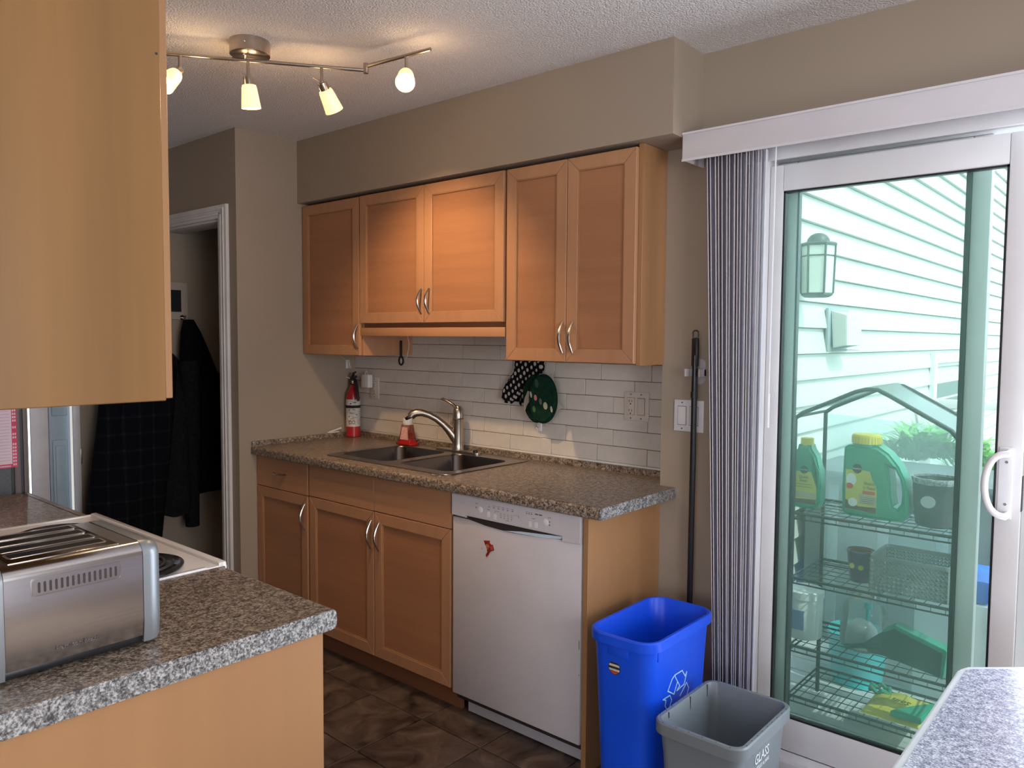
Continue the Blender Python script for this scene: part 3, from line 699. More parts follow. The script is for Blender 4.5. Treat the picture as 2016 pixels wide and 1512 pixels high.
ch = thing('phone_charger', 'white plug-in charger block on the outlet beside the extinguisher', 'charger', (.145, .11, 1.186))
obj('body', MB().box(.112, .172, .104, .138, 1.184, 1.256, .006), M_hook, ch)
obj('prongs', MB().box(.138, .142, .13, .145, 1.21, 1.225).box(.152, .156, .13, .145, 1.21, 1.225), M_chrome, ch)
obj('cord_loop', MB().tube([(.13, .12, 1.256), (.132, .12, 1.268), (.142, .12, 1.272), (.15, .12, 1.262), (.152, .12, 1.256)], .002, 6), M_hook, ch)

# hanging bottle opener on a hook under the sink cabinet
hk2 = tag(obj('adhesive_hook', MB().box(.358, .372, .098, .12, 1.452, 1.458).tube([(.365, .10, 1.455), (.365, .095, 1.43), (.365, .080, 1.418), (.365, .070, 1.428)], .004, 8).box(.357, .373, .088, .10, 1.425, 1.468, .003), M_hook, None), 'white hook under the sink cabinet, holding the black bottle opener', 'hook')
hk2.location.z += .045; hk2.location.x += .13; hk2.location.y += -.02
ox, oy = .478+.012, .06
op = tag(obj('bottle_opener', MB().box(ox-.0055, ox+.0055, oy-.004, oy+.004, 1.355, 1.440, .002).tube([(ox+.016*math.cos(a), oy, 1.338+.020*math.sin(a)) for a in [PI/2+2*PI*k/18 for k in range(19)]], .005, 8).box(ox-.012, ox+.012, oy-.004, oy+.004, 1.352, 1.362, .002), M_black), 'black bottle opener with a ring end hanging under the sink cabinet', 'bottle opener')
wc = tag(obj('charging_cable', MB().tube([(.57, .03, 1.50), (.572, .03, 1.462), (.578, .035, 1.43), (.570, .04, 1.40), (.548, .05, 1.372), (.533, .06, 1.352)], .0015, 6), M_hook), 'thin white cord hanging beside the bottle opener', 'cord')

# ---------------- oven mitt and pot holders
mitt = [(1.18, 1.366), (1.355, 1.366), (1.345, 1.31), (1.286, 1.27), (1.255, 1.232), (1.243, 1.175), (1.23, 1.158), (1.214, 1.152), (1.206, 1.161), (1.211, 1.181), (1.219, 1.202), (1.192, 1.18), (1.16, 1.158), (1.121, 1.160), (1.099, 1.183), (1.104, 1.217), (1.132, 1.26), (1.172, 1.302)]
om = tag(obj('oven_mitt', MB().prism(mitt, 'y', .148, .122, .012, seg=3), dots()), 'black oven mitt with pale dots hanging below the right wall cabinet', 'oven mitt')
p1 = thing('pot_holder', 'round dark green pot holder with leaf prints, the front one of two', 'pot holder', (1.384, .095, 1.09), 'green pot holders')
obj('pad', MB().prism(ell(1.384, 1.196, .077, .107, 32), 'y', .096, .070, .010, seg=3), M_potgreen, p1)
for (cx, cz, rx, rz, c) in ((1.358, 1.262, .010, .020, (.02, .06, .03)), (1.327, 1.212, .005, .014, (.42, .45, .38)), (1.352, 1.200, .008, .013, (.60, .20, .17)), (1.380, 1.185, .007, .014, (.10, .12, .11)), (1.407, 1.168, .011, .016, (.42, .42, .26)), (1.345, 1.150, .008, .014, (.05, .13, .03)), (1.440, 1.155, .005, .014, (.40, .42, .36))):
    obj('leaf_print', MB().prism(ell(cx, cz, rx, rz, 12, .2), 'y', .0705, .0688), plain('leaf_print_colour', c, .8), p1)
obj('tag', MB().box(1.372, 1.398, .092, .094, 1.075, 1.098), M_potwhite, p1)
obj('back_corner', MB().prism([(1.44, 1.19), (1.482, 1.165), (1.44, 1.14)], 'y', .097, .094), M_potwhite, p1)
obj('back_corner', MB().prism([(1.40, 1.30), (1.425, 1.308), (1.43, 1.27)], 'y', .097, .094), M_potwhite, p1)
p2 = thing('pot_holder', 'dark green pot holder tucked behind the front one, its cream back showing', 'pot holder', (1.32, .13, 1.09), 'green pot holders')
obj('pad', MB().prism(ell(1.325, 1.193, .075, .107, 32, .05), 'y', .121, .099, .009, seg=3), M_potgreen, p2)
obj('folded_back', MB().prism([(1.285, 1.225), (1.298, 1.222), (1.296, 1.18), (1.278, 1.155), (1.270, 1.130), (1.262, 1.16), (1.268, 1.19)], 'y', .099, .096, .001), M_potwhite, p2)
hk3 = tag(obj('adhesive_hook', MB().box(1.302, 1.328, .142, .149, 1.045, 1.090, .002).tube([(1.315, .143, 1.06), (1.315, .13, 1.052), (1.315, .125, 1.062)], .003, 6), M_hook), 'white adhesive hook on the tiles just below the pot holders', 'hook')

# ================================================================== TRACK LIGHT
tl = thing('track_light', 'brushed nickel ceiling track light with frosted glass shades', 'ceiling light', (1.03, -1.075, 2.28))
obj('canopy', MB().lathe([(0, .048), (.066, .048), (.066, .003), (.060, 0), (0, 0)], (1.028, -1.078, 2.400), (0, 0, 1), 40), M_nickel, tl)
obj('canopy_screw', MB().lathe([(0, 0), (.003, 0), (0, .002)], (1.078, -1.128, 2.425), (.7, -.7, 0), 8), M_chrome, tl)
ra = Vector((1.256, -.768, 2.385)); rb = Vector((.70, -1.535, 2.385))
obj('rail', MB().rod(ra, rb, .0062, 10).rod(ra-Vector((0, 0, .010)), ra+Vector((0, 0, .024)), .0095, 12).rod(rb-Vector((0, 0, .010)), rb+Vector((0, 0, .024)), .0095, 12).rod((1.020, -1.093, 2.385), (1.022, -1.093, 2.405), .006), M_nickel, tl)
obj('arm', MB().rod(ra+Vector((0, 0, .014)), (1.548, -.735, 2.399), .0062, 10), M_nickel, tl)
obj('arm', MB().rod(rb+Vector((0, 0, .014)), (.42, -1.60, 2.399), .0062, 10), M_nickel, tl)
def lamp_head(px, py, pz, aim, power):
    aim = Vector(aim).normalized(); top = Vector((px, py, pz)); kn = top-Vector((0, 0, .052))
    h = obj('lamp_head', MB().rod(top, kn, .0055, 10).rod(kn+Vector((0, 0, .006)), kn-Vector((0, 0, .006)), .008, 10)
            .lathe([(0, -.004), (.016, -.002), (.0165, 0), (.0165, .028), (.014, .030)], kn+aim*.004, aim, 22)
            .rod(kn, kn+Vector((-aim.x, -aim.y, 0))*.02+Vector((-.035, .0, .018)), .0012, 6), M_nickel, tl)
    o = kn+aim*.026
    obj('glass_shade', MB().lathe([(.012, .0), (.0225, .003), (.0250, .012), (.0325, .078), (.0315, .078), (.0235, .012), (.012, .003)], o, aim, 28), M_shade, h)
    obj('bulb', MB().lathe([(0, .008), (.010, .014), (.0145, .032), (.0145, .046), (.009, .057), (0, .060)], o, aim, 16), M_bulb, h)
    l = bpy.data.lights.new('lamp_light', 'SPOT'); l.energy = power; l.color = (1, .67, .36); l.spot_size = math.radians(92); l.spot_blend = .85; l.shadow_soft_size = .022
    q = bpy.data.objects.new('lamp_light', l); COL.objects.link(q); q.location = o+aim*.082; q.rotation_euler = aim.to_track_quat('-Z', 'Y').to_euler()
    l2 = bpy.data.lights.new('shade_glow', 'POINT'); l2.energy = .45; l2.color = (1, .66, .36); l2.shadow_soft_size = .03
    q2 = bpy.data.objects.new('shade_glow', l2); COL.objects.link(q2); q2.location = kn+Vector((.045*(1 if aim.y < 0 else -1), .03, -.02))
lamp_head(.900, -1.259, 2.385, (.30, -.62, -.62), 9)
lamp_head(1.026, -1.085, 2.385, (-.06, .14, -.98), 13)
lamp_head(1.168, -.890, 2.385, (-.12, .60, -.79), 38)
lamp_head(1.443, -.747, 2.399, (.62, -.60, -.66), 9)

# ================================================================== NEAR COUNTER, STOVE, FOREGROUND CABINET, TOASTER
PE, PA, PB = 2.195, -1.597, -2.240
nc = thing('countertop', 'brown speckled laminate worktop in the foreground under the toaster, with a chipped end strip', 'countertop', (1.97, -1.9, .876))
mb = MB(); bullnose(mb, 1.762, PE-.001, PA, -1); mb.box(1.762, PE-.001, PB, PA-.03, .874, .914, 0)
obj('worktop', mb, M_top, nc)
ezs = [(PA-.010, -1.6425), (-1.6430, -1.7375), (-1.7380, PB)]
for a, b in ezs:
    if a == PA-.010:
        prof = [(b, .9135), (-1.609, .9135), (-1.601, .910), (-1.5975, .902), (-1.5975, .886), (-1.602, .876), (-1.612, .8735), (b, .8735)]
    else: prof = [(b, .9135), (a, .9135), (a, .8735), (b, .8735)]
    obj('end_strip', MB().prism(prof, 'x', PE-.001, PE+.0008, .0003, seg=1), M_edge, nc)
fc2 = thing('countertop', 'brown speckled laminate worktop between the fridge and the stove', 'countertop', (.72, -1.9, .876))
mb = MB(); bullnose(mb, .47, .998, PA-.003, -1); mb.box(.47, .998, PB, PA-.03, .874, .914)
obj('worktop', mb, M_top, fc2)
nb = thing('base_cabinet', 'pale maple base cabinet end under the foreground worktop', 'cabinet', (1.97, -1.9, 0))
obj('end_panel', MB().box(2.168, 2.186, PB, -1.624, 0, .8735, .001, 1), M_side, nb)
obj('body', MB().box(1.766, 2.168, PB, -1.645, .1, .8735), M_side, nb)
obj('door', MB().box(1.768, 2.166, -1.645, -1.627, .105, .720, .0015, 1), M_frame, nb)
obj('drawer_front', MB().box(1.768, 2.166, -1.645, -1.627, .724, .870, .0015, 1), M_frame, nb)
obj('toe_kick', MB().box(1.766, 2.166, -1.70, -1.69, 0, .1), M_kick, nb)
nb2 = thing('base_cabinet', 'base cabinet under the worktop between the fridge and the stove', 'cabinet', (.72, -1.9, 0))
obj('body', MB().box(.473, .995, PB, -1.645, .0, .8735), M_side, nb2)
obj('door', MB().box(.475, .993, -1.645, -1.627, .105, .870, .0015, 1), M_frame, nb2)

sv = thing('stove', 'white electric coil stove between the two worktops, mostly hidden behind the toaster', 'stove', (1.38, -1.9, 0))
obj('body', MB().box(1.003, 1.757, PB, -1.612, .05, .885), M_enamel, sv)
obj('oven_door', MB().box(1.006, 1.754, -1.612, -1.585, .16, .80, .006), M_enamel, sv)
obj('cooktop', MB().box(1.001, 1.759, PB, -1.590, .884, .9165, .004).box(1.001, 1.759, -1.612, -1.590, .9, .924, .006).box(1.001, 1.013, PB, -1.595, .9, .921, .004).box(1.747, 1.759, PB, -1.64, .9, .9185, .002), M_enamel, sv)
def burner(cx, cy, r):
    b = obj('burner', MB().lathe([(r+.012, .0005), (r+.012, .004), (r+.004, .006), (r-.004, .001), (r-.03, -.004), (0, -.006)], (cx, cy, .9168), (0, 0, 1), 40), M_blackgloss, sv)
    b.data.transform(Matrix.Translation((0, 0, .006)))
    n = 120; pts = [(cx+(.02+(r-.032)*k/n)*math.cos(2*PI*4.2*k/n), cy+(.02+(r-.032)*k/n)*math.sin(2*PI*4.2*k/n), .9295) for k in range(n+1)]
    obj('coil', MB().tube(pts, .0042, 8), plain('coil_grey', (.018, .018, .020), .5), b)
burner(1.648, -1.772, .106); burner(1.19, -1.76, .09); burner(1.588, -2.05, .09); burner(1.19, -2.05, .112)
obj('back_panel', MB().box(1.003, 1.757, PB, -2.19, .916, 1.07, .008), M_enamel, sv)

fg = thing('wall_cabinet', 'large pale maple wall cabinet end hanging in the left foreground', 'cabinet', (2.0, -2.1, 1.35))
obj('body', MB().box(1.20, 2.193, -2.240, -1.9315, 1.3495, 2.14, .0015, 1), M_side2, fg)
obj('door', MB().box(1.75, 2.176, -1.9305, -1.9125, 1.352, 2.135, .0015, 1), M_side, fg)
obj('door', MB().box(1.30, 1.746, -1.9305, -1.9125, 1.352, 2.135, .0015, 1), M_side, fg)
obj('cam_hole', MB().lathe([(0, 0), (.0022, 0), (.0022, .0006), (0, .0006)], (2.1932, -1.9375, 1.905), (1, 0, 0), 10), M_dark, fg)
struct('wall_bulkhead', MB().box(-.0, 2.16, -2.243, -1.90, 2.142, ZC), M_wall)

ts = thing('toaster', 'brushed steel four-slice toaster with an embossed vent at the front of the near worktop', 'toaster', (1.975, -2.04, .9142))
def tprof(x0, x1, z0, z1, r, rb=.004, n=6):
    p = []
    for k in range(n+1): a = PI/2*k/n; p.append((x1-r+math.sin(a)*r, z1-r+math.cos(a)*r))
    p += [(x1, z0+.03), (x1-.004, z0), (x0+.004, z0), (x0, z0+.03)]
    for k in range(n+1): a = PI/2*k/n; p.append((x0+r-math.cos(a)*r, z1-r+math.sin(a)*r))
    return p
x0, x1, z0, z1 = 1.850, 2.100, .932, 1.096
ya, yb = -2.146, -1.936
# shell: skin of the section, extruded along y (open where the top panel sits)
sk_ = tprof(x0, x1, z0, z1, .020)
shell = MB().prism(sk_, 'y', ya, yb)
obj('shell', shell, M_toast, ts)
cap = tprof(x0-.001, x1+.001, z0-.012, z1+.001, .024)
def capmesh(y0, y1, taper):
    mb = MB(); c = (1.975, 1.01)
    rings = []
    for f, y in ((1, y0), (1, y0+(y1-y0)*.35), (.985, y0+(y1-y0)*.75), (.93, y1)): rings.append([(c[0]+(p[0]-c[0])*(f if taper else 1), y, c[1]+(p[1]-c[1])*(f if taper else 1)) for p in cap])
    return mb.loft(rings)
obj('end_cap', capmesh(yb+.001, yb+.032, True), M_toastcap, ts)
obj('end_cap', capmesh(ya-.001, ya-.032, True), M_toastcap, ts)
obj('seam', MB().prism([(c[0]*1, c[1]) for c in tprof(x0+.001, x1-.0002, z0-.008, z1-.0002, .022)], 'y', yb, yb+.0012).prism([(c[0], c[1]) for c in tprof(x0+.001, x1-.0002, z0-.008, z1-.0002, .022)], 'y', ya-.0012, ya), M_dark, ts)
obj('top_plate', MB().box(x0+.020, x1-.022, ya+.012, yb-.030, z1-.001, z1+.0022, .0015), metal('toaster_top_steel', (.34, .30, .27), .16, 'y'), ts)
sl = MB(); rims = MB()
for xs_ in (1.897, 1.944, 1.990, 2.036):
    sl.box(xs_-.0125, xs_+.0125, ya+.024, yb-.042, z1+.0018, z1+.0030)
    rims.prism(rrect(xs_, (ya+yb)/2-.009, .0165, (yb-ya)/2-.029, .006, 3), 'z', z1+.002, z1+.0030, 0, holes=(rrect(xs_, (ya+yb)/2-.009, .0130, (yb-ya)/2-.033, .004, 3),))
obj('bread_slot', sl, M_blackm, ts)
obj('slot_rim', rims, M_nickel, ts)
vt = rrect(-2.040, 1.0575, .067, .0135, .004, 4)
vent = obj('vent_plate', MB().prism(vt, 'x', x1-.0005, x1+.0022, .0016), M_toast, ts)
obj('vent_border', MB().prism(rrect(-2.040, 1.0575, .0685, .0150, .005, 4), 'x', x1-.0005, x1+.0032, .0009, holes=(rrect(-2.040, 1.0575, .0655, .0120, .004, 4),), seg=2), M_toast, vent)
for k in range(15):
    vh = MB(); y = -2.098+k*.1165/14; vh.prism(rrect(y, 1.0575, .0018, .0085, .0017, 3), 'x', x1+.0015, x1+.0026); obj('vent_slot', vh, M_dark, vent)
tx_ = MB(); text_mb(tx_, 'Hamilton Beach', .0105, (x1+.0004, -2.076, .9485), (0, 1, 0), (0, 0, 1), .0006)
obj('brand_lettering', tx_, metal('lettering_steel', (.30, .28, .27), .3), ts)
obj('base', MB().box(x0+.008, x1-.010, ya-.020, yb+.020, .918, .934, .003).box(x0+.02, x0+.045, ya, ya+.02, .9142, .92).box(x1-.045, x1-.02, ya, ya+.02, .9142, .92).box(x0+.02, x0+.045, yb-.02, yb, .9142, .92).box(x1-.045, x1-.02, yb-.02, yb, .9142, .92), M_black, ts)

# right foreground table
tb = thing('table', 'grey speckled laminate table corner, tinted with blue daylight, in the right foreground', 'table', (3.6, -1.2, 0))
tp = [(3.117, -.640-.012), (3.128, -.625), (3.235, -.530), (3.260, -.522), (4.3, -.522), (4.3, -2.05), (3.117, -2.05)]
tp2 = [(3.132, -.652), (3.140, -.637), (3.240, -.546), (3.262, -.537), (4.285, -.537), (4.285, -2.035), (3.132, -2.035)]
obj('table_top', MB().prism(tp, 'z', .712, .7495, .005), M_tableedge, tb)
obj('top_laminate', MB().prism(tp2, 'z', .7492, .7503), M_table, tb)
for lx, ly in ((3.3, -.75), (4.15, -.75), (3.3, -1.9), (4.15, -1.9)):
    obj('leg', MB().box(lx-.03, lx+.03, ly-.03, ly+.03, 0, .712, .004), M_tableedge, tb)

# ================================================================== FRIDGE + list
fr = thing('refrigerator', 'charcoal-sided refrigerator at the far left end of the near worktop', 'refrigerator', (.11, -1.95, 0))
obj('body', MB().box(-.28, .462, -2.235, -1.655, .02, 1.70, .004), M_fridge, fr)
obj('door', MB().box(-.28, .462, -1.618, -1.606, .02, 1.70, .003).box(-.28, .462, -1.646, -1.626, .02, 1.70, .003), M_gasket, fr)
obj('door_gasket', MB().box(-.27, .458, -1.656, -1.606, .03, 1.69), M_black, fr)
gl = thing('shopping_list', 'pink-bordered magnetic list pad on the side of the fridge', 'notepad', (.463, -1.76, 1.00))
obj('backing', MB().box(.4622, .4645, -1.95, -1.636, 1.005, 1.40, .0005, 1), M_pink, gl)
obj('paper', MB().box(.4645, .4652, -1.95, -1.6525, 1.018, 1.39), M_paper, gl)
mb = MB()
for k in range(22): mb.box(.4652, .4654, -1.94, -1.658, 1.03+k*.0105, 1.0306+k*.0105)
obj('ruled_lines', mb, M_grey, gl)
mb = MB(); random.seed(3)
for k in range(18):
    z = 1.012+k*.0115
    if random.random() < .75:
        mb.box(.4645, .4648, -1.650, -1.6455, z, z+.007); mb.box(.4645, .4648, -1.6435, -1.6395, z, z+.007)
for k in range(16): mb.box(.4645, .4648, -1.72+k*.004, -1.7175+k*.004, 1.008, 1.0135)
obj('border_print', mb, M_paper, gl)

# ================================================================== HALL: coats and hook board
bd = thing('coat_hook_board', 'small pale board with a dark square and a metal coat hook in the dim hall', 'coat rack', (-.77, -.45, 1.54))
obj('board', MB().box(-.779, -.765, -.66, -.412, 1.545, 1.752, .003), M_board, bd)
obj('inset', MB().box(-.766, -.762, -.62, -.452, 1.588, 1.708), M_blackm, bd)
obj('hook', MB().lathe([(0, 0), (.013, 0), (.013, .004), (0, .006)], (-.765, -.449, 1.558), (1, 0, 0), 12).tube([(-.765, -.449, 1.556), (-.735, -.449, 1.553), (-.722, -.449, 1.566)], .004, 8), M_chrome, bd)
def coat(name, label, mat, yc, hw, ztop, zhem, thick, sleeves, n=40, shoulders=.12, seed=0, lean=0):
    rnd = random.Random(seed); ph = rnd.random()*6
    t = thing(name, label, 'coat', (-.66, yc, zhem))
    rings = []
    L = 14
    for i in range(L+1):
        f = i/L; z = ztop-(ztop-zhem)*f
        w_ = hw*min(1, .16+1.15*(f/shoulders)**.7*.7) if f < shoulders else hw*(.88+.12*f)
        w_ = min(w_, hw)
        dd_ = thick*(.45+.55*min(1, f/.35))
        ring = []
        for k in range(n):
            a = 2*PI*k/n; rip = 1+.07*math.sin(5*a+ph+f*1.2)*f+.05*math.sin(9*a+2*ph)*f
            ring.append((-.775+.06+dd_*.5+dd_*.5*math.cos(a)*rip, yc+lean*(f-.5)+w_*math.sin(a)*rip, z+(.012*math.sin(3*a+ph) if i == L else 0)))
        rings.append(ring)
    obj('coat_body', MB().loft(rings), mat, t)
    for sy, zs, ze, yo, r0, r1 in sleeves:
        pts = []; rr = []
        for k in range(8):
            f = k/7; pts.append((-.775+.09+thick*.5*(1-f*.2)+.01*math.sin(f*5), yc+lean*((ztop-zs+(zs-ze)*f)/(ztop-zhem)-.5)+sy*(hw*.72+yo*f), zs-(zs-ze)*f)); rr.append(r0+(r1-r0)*f)
        obj('sleeve', MB().tube(pts, rr, 14), mat, t)
        
    return t
coat('black_coat', 'plain black coat hanging from the hook, nearest the white door casing', M_blackcloth, -.395, .165, 1.545, .60, .13, ((1, 1.25, .55, .05, .050, .040),), seed=1, shoulders=.65, lean=.11)
coat('hooded_sweatshirt', 'charcoal sweatshirt hanging between the plaid jacket and the black coat', M_greycloth, -.565, .10, 1.36, .50, .15, ((1, 1.32, .41, .02, .055, .036),), seed=2)
coat('plaid_jacket', 'dark plaid jacket, leftmost of the hanging coats', M_plaid, -.79, .17, 1.50, .45, .18, ((1, 1.3, .25, .02, .065, .05), (-1, 1.3, .56, .02, .060, .050)), seed=3, shoulders=.5, lean=-.10)

# ================================================================== VALANCE, BLINDS, POLE, BINS
vl = thing('vertical_blind', 'white vertical blind with its vanes stacked at the left of the patio door', 'blind', (2.9, -.08, .05))
obj('valance', MB().box(2.154, 4.2, -.149, -.142, 2.056, 2.144, .002).box(2.154, 2.160, -.145, -.001, 2.056, 2.144, .001).box(2.16, 4.2, -.142, -.002, 2.140, 2.144)
    .box(2.154, 4.2, -.152, -.149, 2.052, 2.060).box(2.154, 4.2, -.152, -.149, 2.140, 2.147), M_valance, vl)
obj('head_rail', MB().box(2.17, 4.19, -.10, -.055, 2.075, 2.115, .003), M_vinyl, vl)
NV = 16
for k in range(NV):
    f = k/(NV-1)
    x = 2.216+.204*f; a = math.radians(70+4*math.sin(k*2.3)+4*random.random()) ; hw = .040
    bow = .004*math.sin(k*1.7)
    lean = .072*(1-f)
    pr = []
    for q in range(7):
        s_ = -1+2*q/6; c = .0035*(1-s_*s_)
        pr.append((s_*hw, c))
    def P3(s_, c, z, off):
        return (x+math.cos(a)*s_-math.sin(a)*c+off, -.078+(-math.sin(a))*s_*-1*-1*.9+math.cos(a)*c*-1, z)
    top = [P3(s_, c, 2.072, 0) for s_, c in pr]+[P3(s_, c+.0018, 2.072, 0) for s_, c in pr[::-1]]
    bot = [P3(s_, c, .035, lean) for s_, c in pr]+[P3(s_, c+.0018, .035, lean) for s_, c in pr[::-1]]
    obj('vane', MB().loft([top, bot]), M_vane, vl)
obj('wand', MB().rod((2.447, -.075, 2.07), (2.443, -.072, 1.28), .0028, 8).rod((2.443, -.072, 1.28), (2.443, -.072, 1.17), .0048, 10), M_vinyl, vl)
cp_ = tag(obj('pole_clip', MB().box(2.128, 2.188, -.022, -.006, 1.325, 1.352, .002).box(2.128, 2.134, -.055, -.006, 1.325, 1.352, .001).box(2.182, 2.188, -.055, -.006, 1.325, 1.352, .001)
    .prism(rrect(2.162, 1.342, .020, .045, .015, 4), 'y', -.006, -.0008), plain('grey_clip', (.50, .46, .48), .5)), 'pale plastic wall clip holding the black pole', 'clip')
po = thing('broom', 'black broom pole clipped upright on the wall left of the blind', 'broom', (2.155, -.032, 0))
obj('pole', MB().rod((2.156, -.034, .12), (2.158, -.034, 1.40), .0105, 14), M_pole, po)
obj('grip', MB().box(2.146, 2.171, -.043, -.025, 1.36, 1.462, .006), M_black, po)
obj('hang_loop', MB().tube([(2.149, -.034, 1.452), (2.148, -.034, 1.482), (2.154, -.034, 1.487), (2.163, -.034, 1.487), (2.169, -.034, 1.482), (2.168, -.034, 1.452)], .0025, 8), M_black, po)
obj('pole_collar', MB().rod((2.157, -.034, 1.25), (2.157, -.034, 1.272), .0125, 14), M_black, po)
obj('brush_head', MB().box(2.085, 2.172, -.06, -.008, .07, .12, .01).box(2.09, 2.168, -.055, -.012, .0, .07), M_blackm, po)

def bin_(name, label, cx, cy, hx, hy, H, tx, ty, r, mat, lip, lipw, group=None):
    t = thing(name, label, 'bin', (cx, cy, 0), group)
    rings = []
    N = 6
    def ring(f, z, ins, rr):  # f 0 bottom .. 1 top
        return [(p[0], p[1], z) for p in rrect(cx, cy, hx-tx*(1-f)-ins, hy-ty*(1-f)-ins, max(rr, .004), N)]
    w_ = .003
    seq = [ring(0, .001, .01, r-.01), ring(0, .006, 0, r)]+[ring(f, H*f, 0, r) for f in (.25, .5, .75)]+[ring(1, H-lip, 0, r)]
    seq += [ring(1, H-lip, -lipw, r+lipw), ring(1, H-.004, -lipw, r+lipw), ring(1, H, -lipw+.004, r+lipw-.004), ring(1, H, 0, r), ring(1, H-.004, w_, r-w_)]
    seq += [ring(f, H*f, w_, r-w_) for f in (.75, .5, .25)]+[ring(0, .010, w_, r-w_)]
    obj('shell', MB().loft(seq), mat, t)
    return t
BX, BY = 2.212, -.385; HX, HY = .122, .212
bb = bin_('recycling_bin', 'tall blue plastic recycling bin beside the wooden end panel', BX, BY, HX-.012, HY-.012, .565, .018, .022, .055, M_blue, .030, .012)
def byx(z): return BX+HX-.012-.018*(1-z/.565)+.0006          # x of the +x face
def byy(z): return BY-(HY-.012)+.022*(1-z/.565)-.0006        # y of the -y face
def strokes(mb, loops, zf, wd=.0032):
    for L in loops:
        for (a, b) in zip(L, L[1:]):
            A = Vector((zf(a[1]), a[0], a[1])); B = Vector((zf(b[1]), b[0], b[1])); d_ = (B-A)
            mb.obox((A+B)/2, d_, d_.cross(Vector((1, 0, 0))), (1, 0, 0), d_.length/2+wd*.4, wd/2, .0005)
rec = [[(-.430, .425), (-.384, .424), (-.363, .399), (-.353, .410), (-.366, .374), (-.412, .369), (-.396, .379), (-.426, .416), (-.430, .425)],
       [(-.430, .425), (-.447, .417), (-.470, .387), (-.430, .364), (-.411, .398)],
       [(-.482, .345), (-.479, .362), (-.497, .370), (-.456, .369), (-.443, .350), (-.462, .318), (-.482, .345)],
       [(-.390, .345), (-.351, .374), (-.335, .352), (-.350, .318), (-.40, .318), (-.39, .330)]]
mb = MB(); strokes(mb, rec, byx); obj('recycling_symbol', mb, M_cyanink, bb)
sx_, sz_ = 2.196, .462
sk2 = obj('round_sticker', MB().prism(ell(sx_, sz_, .021, .021, 28), 'y', byy(.462)+.003, byy(.462)-.0006), M_ink, bb)
def chord(z): return math.sqrt(max(.0195**2-(z-sz_)**2, 0))
mb = MB()
for za, zb in ((.466, .4725), (.452, .4585)): mb.prism([(sx_-chord(zb), zb), (sx_-chord(za), za), (sx_+chord(za), za), (sx_+chord(zb), zb)], 'y', byy(.462)-.0006, byy(.462)-.0010)
obj('sticker_band', mb, M_label, sk2)
obj('sticker_base', MB().prism([(sx_-chord(.450), .450), (sx_-chord(.444), .444), (sx_, .4425), (sx_+chord(.444), .444), (sx_+chord(.450), .450)], 'y', byy(.462)-.0006, byy(.462)-.0010), M_redl, sk2)
obj('hand_grip', MB().box(BX-.035, BX+.035, byy(.52)-.004, byy(.52)+.004, .500, .538, .003), M_blue, bb)
obj('wall_rib', MB().box(byx(.5)-.004, byx(.5)+.002, BY-.155, BY-.152, .50, .54, .001), M_blue, bb)

GX, GY = 2.496, -.462; gx, gy, GH = .137, .182, .380
gb = bin_('recycling_bin', 'grey open glass recycling bin in front of the patio door', GX, GY, gx-.014, gy-.014, GH, .02, .025, .03, M_greyp, .034, .014)
def gyx(z): return GX+gx-.014-.02*(1-z/GH)+.0006
mb = MB()
text_mb(mb, 'GLASS', .042, (gyx(.29)+.001, -.522, .286), (0, 1, 0), (.053, 0, 1), .0005, sx=.82)
text_mb(mb, 'BOTTLES & JARS', .0145, (gyx(.27)+.001, -.526, .266), (0, 1, 0), (.053, 0, 1), .0005, sx=1.0)
obj('lettering', mb, M_text, gb)
mb = MB()
def tri(y, z, s_): mb.prism([(y-s_, z), (y+s_*.5, z-.004), (y+s_*.5, z+s_*1.4)], 'x', gyx(z), gyx(z)+.0012)
tri(-.460, .328, .010); tri(-.376, .332, .010); tri(-.545, .328, .010)
obj('triangle_mark', mb, M_ink, gb)
mb = MB()
for k in range(9):
    y = -.60+k*.034; 
    for x in (GX-gx+.007, GX+gx-.007): mb.lathe([(0, 0), (.0016, 0), (.0016, .0006), (0, .0006)], (x, y, GH), (0, 0, 1), 6)
for k in range(6):
    x = GX-.10+k*.04
    for y in (GY-gy+.007, GY+gy-.007): mb.lathe([(0, 0), (.0016, 0), (.0016, .0006), (0, .0006)], (x, y, GH), (0, 0, 1), 6)
obj('rim_hole', mb, M_ink, gb)
mb = MB()
for y, dz in ((-.33, .04), (-.44, .05), (-.57, .018)): mb.box(GX-gx+.0155, GX-gx+.0190, y-.0015, y+.0015, GH-dz, GH-.002)
obj('inner_slot', mb, M_ink, gb)

# ================================================================== OUTSIDE
XW = 1.95
hs = thing('house', 'sunlit neighbouring house wall clad in white horizontal siding', 'house', (XW, 4, -.3))
obj('wall_backing', MB().box(XW-.3, XW-.012, .22, 8.2, -.3, 6.2), M_sidinggap, hs)
LP = .138; proto = None
k = 0; z = -.3+.028
while z < 6.0:
    if proto is None:
        mb = MB(); mb.prism([(XW-.012, z), (XW+.019, z+.001), (XW+.019, z+.013), (XW-.004, z+LP-.004), (XW-.012, z+LP-.004)], 'y', .22, 8.05)
        proto = obj('siding_board', mb, M_siding, hs); o = proto; zz = z
    else:
        o = proto.copy(); COL.objects.link(o); o.parent = hs; o.location = (0, 0, z-zz)
    z += LP
obj('corner_post', MB().box(XW-.02, XW+.035, 8.05, 8.17, -.3, 6.2), M_siding, hs)
wf = obj('window', MB().box(XW+.005, XW+.04, 4.30, 4.40, .63, 1.28).box(XW+.005, XW+.04, 5.40, 5.50, .63, 1.28).box(XW+.005, XW+.04, 4.3, 5.5, 1.28, 1.36).box(XW+.005, XW+.04, 4.3, 5.5, .55, .63), M_vinyl, hs)
obj('pane', MB().box(XW+.012, XW+.018, 4.5, 5.4, .63, 1.12), M_winglass, wf)
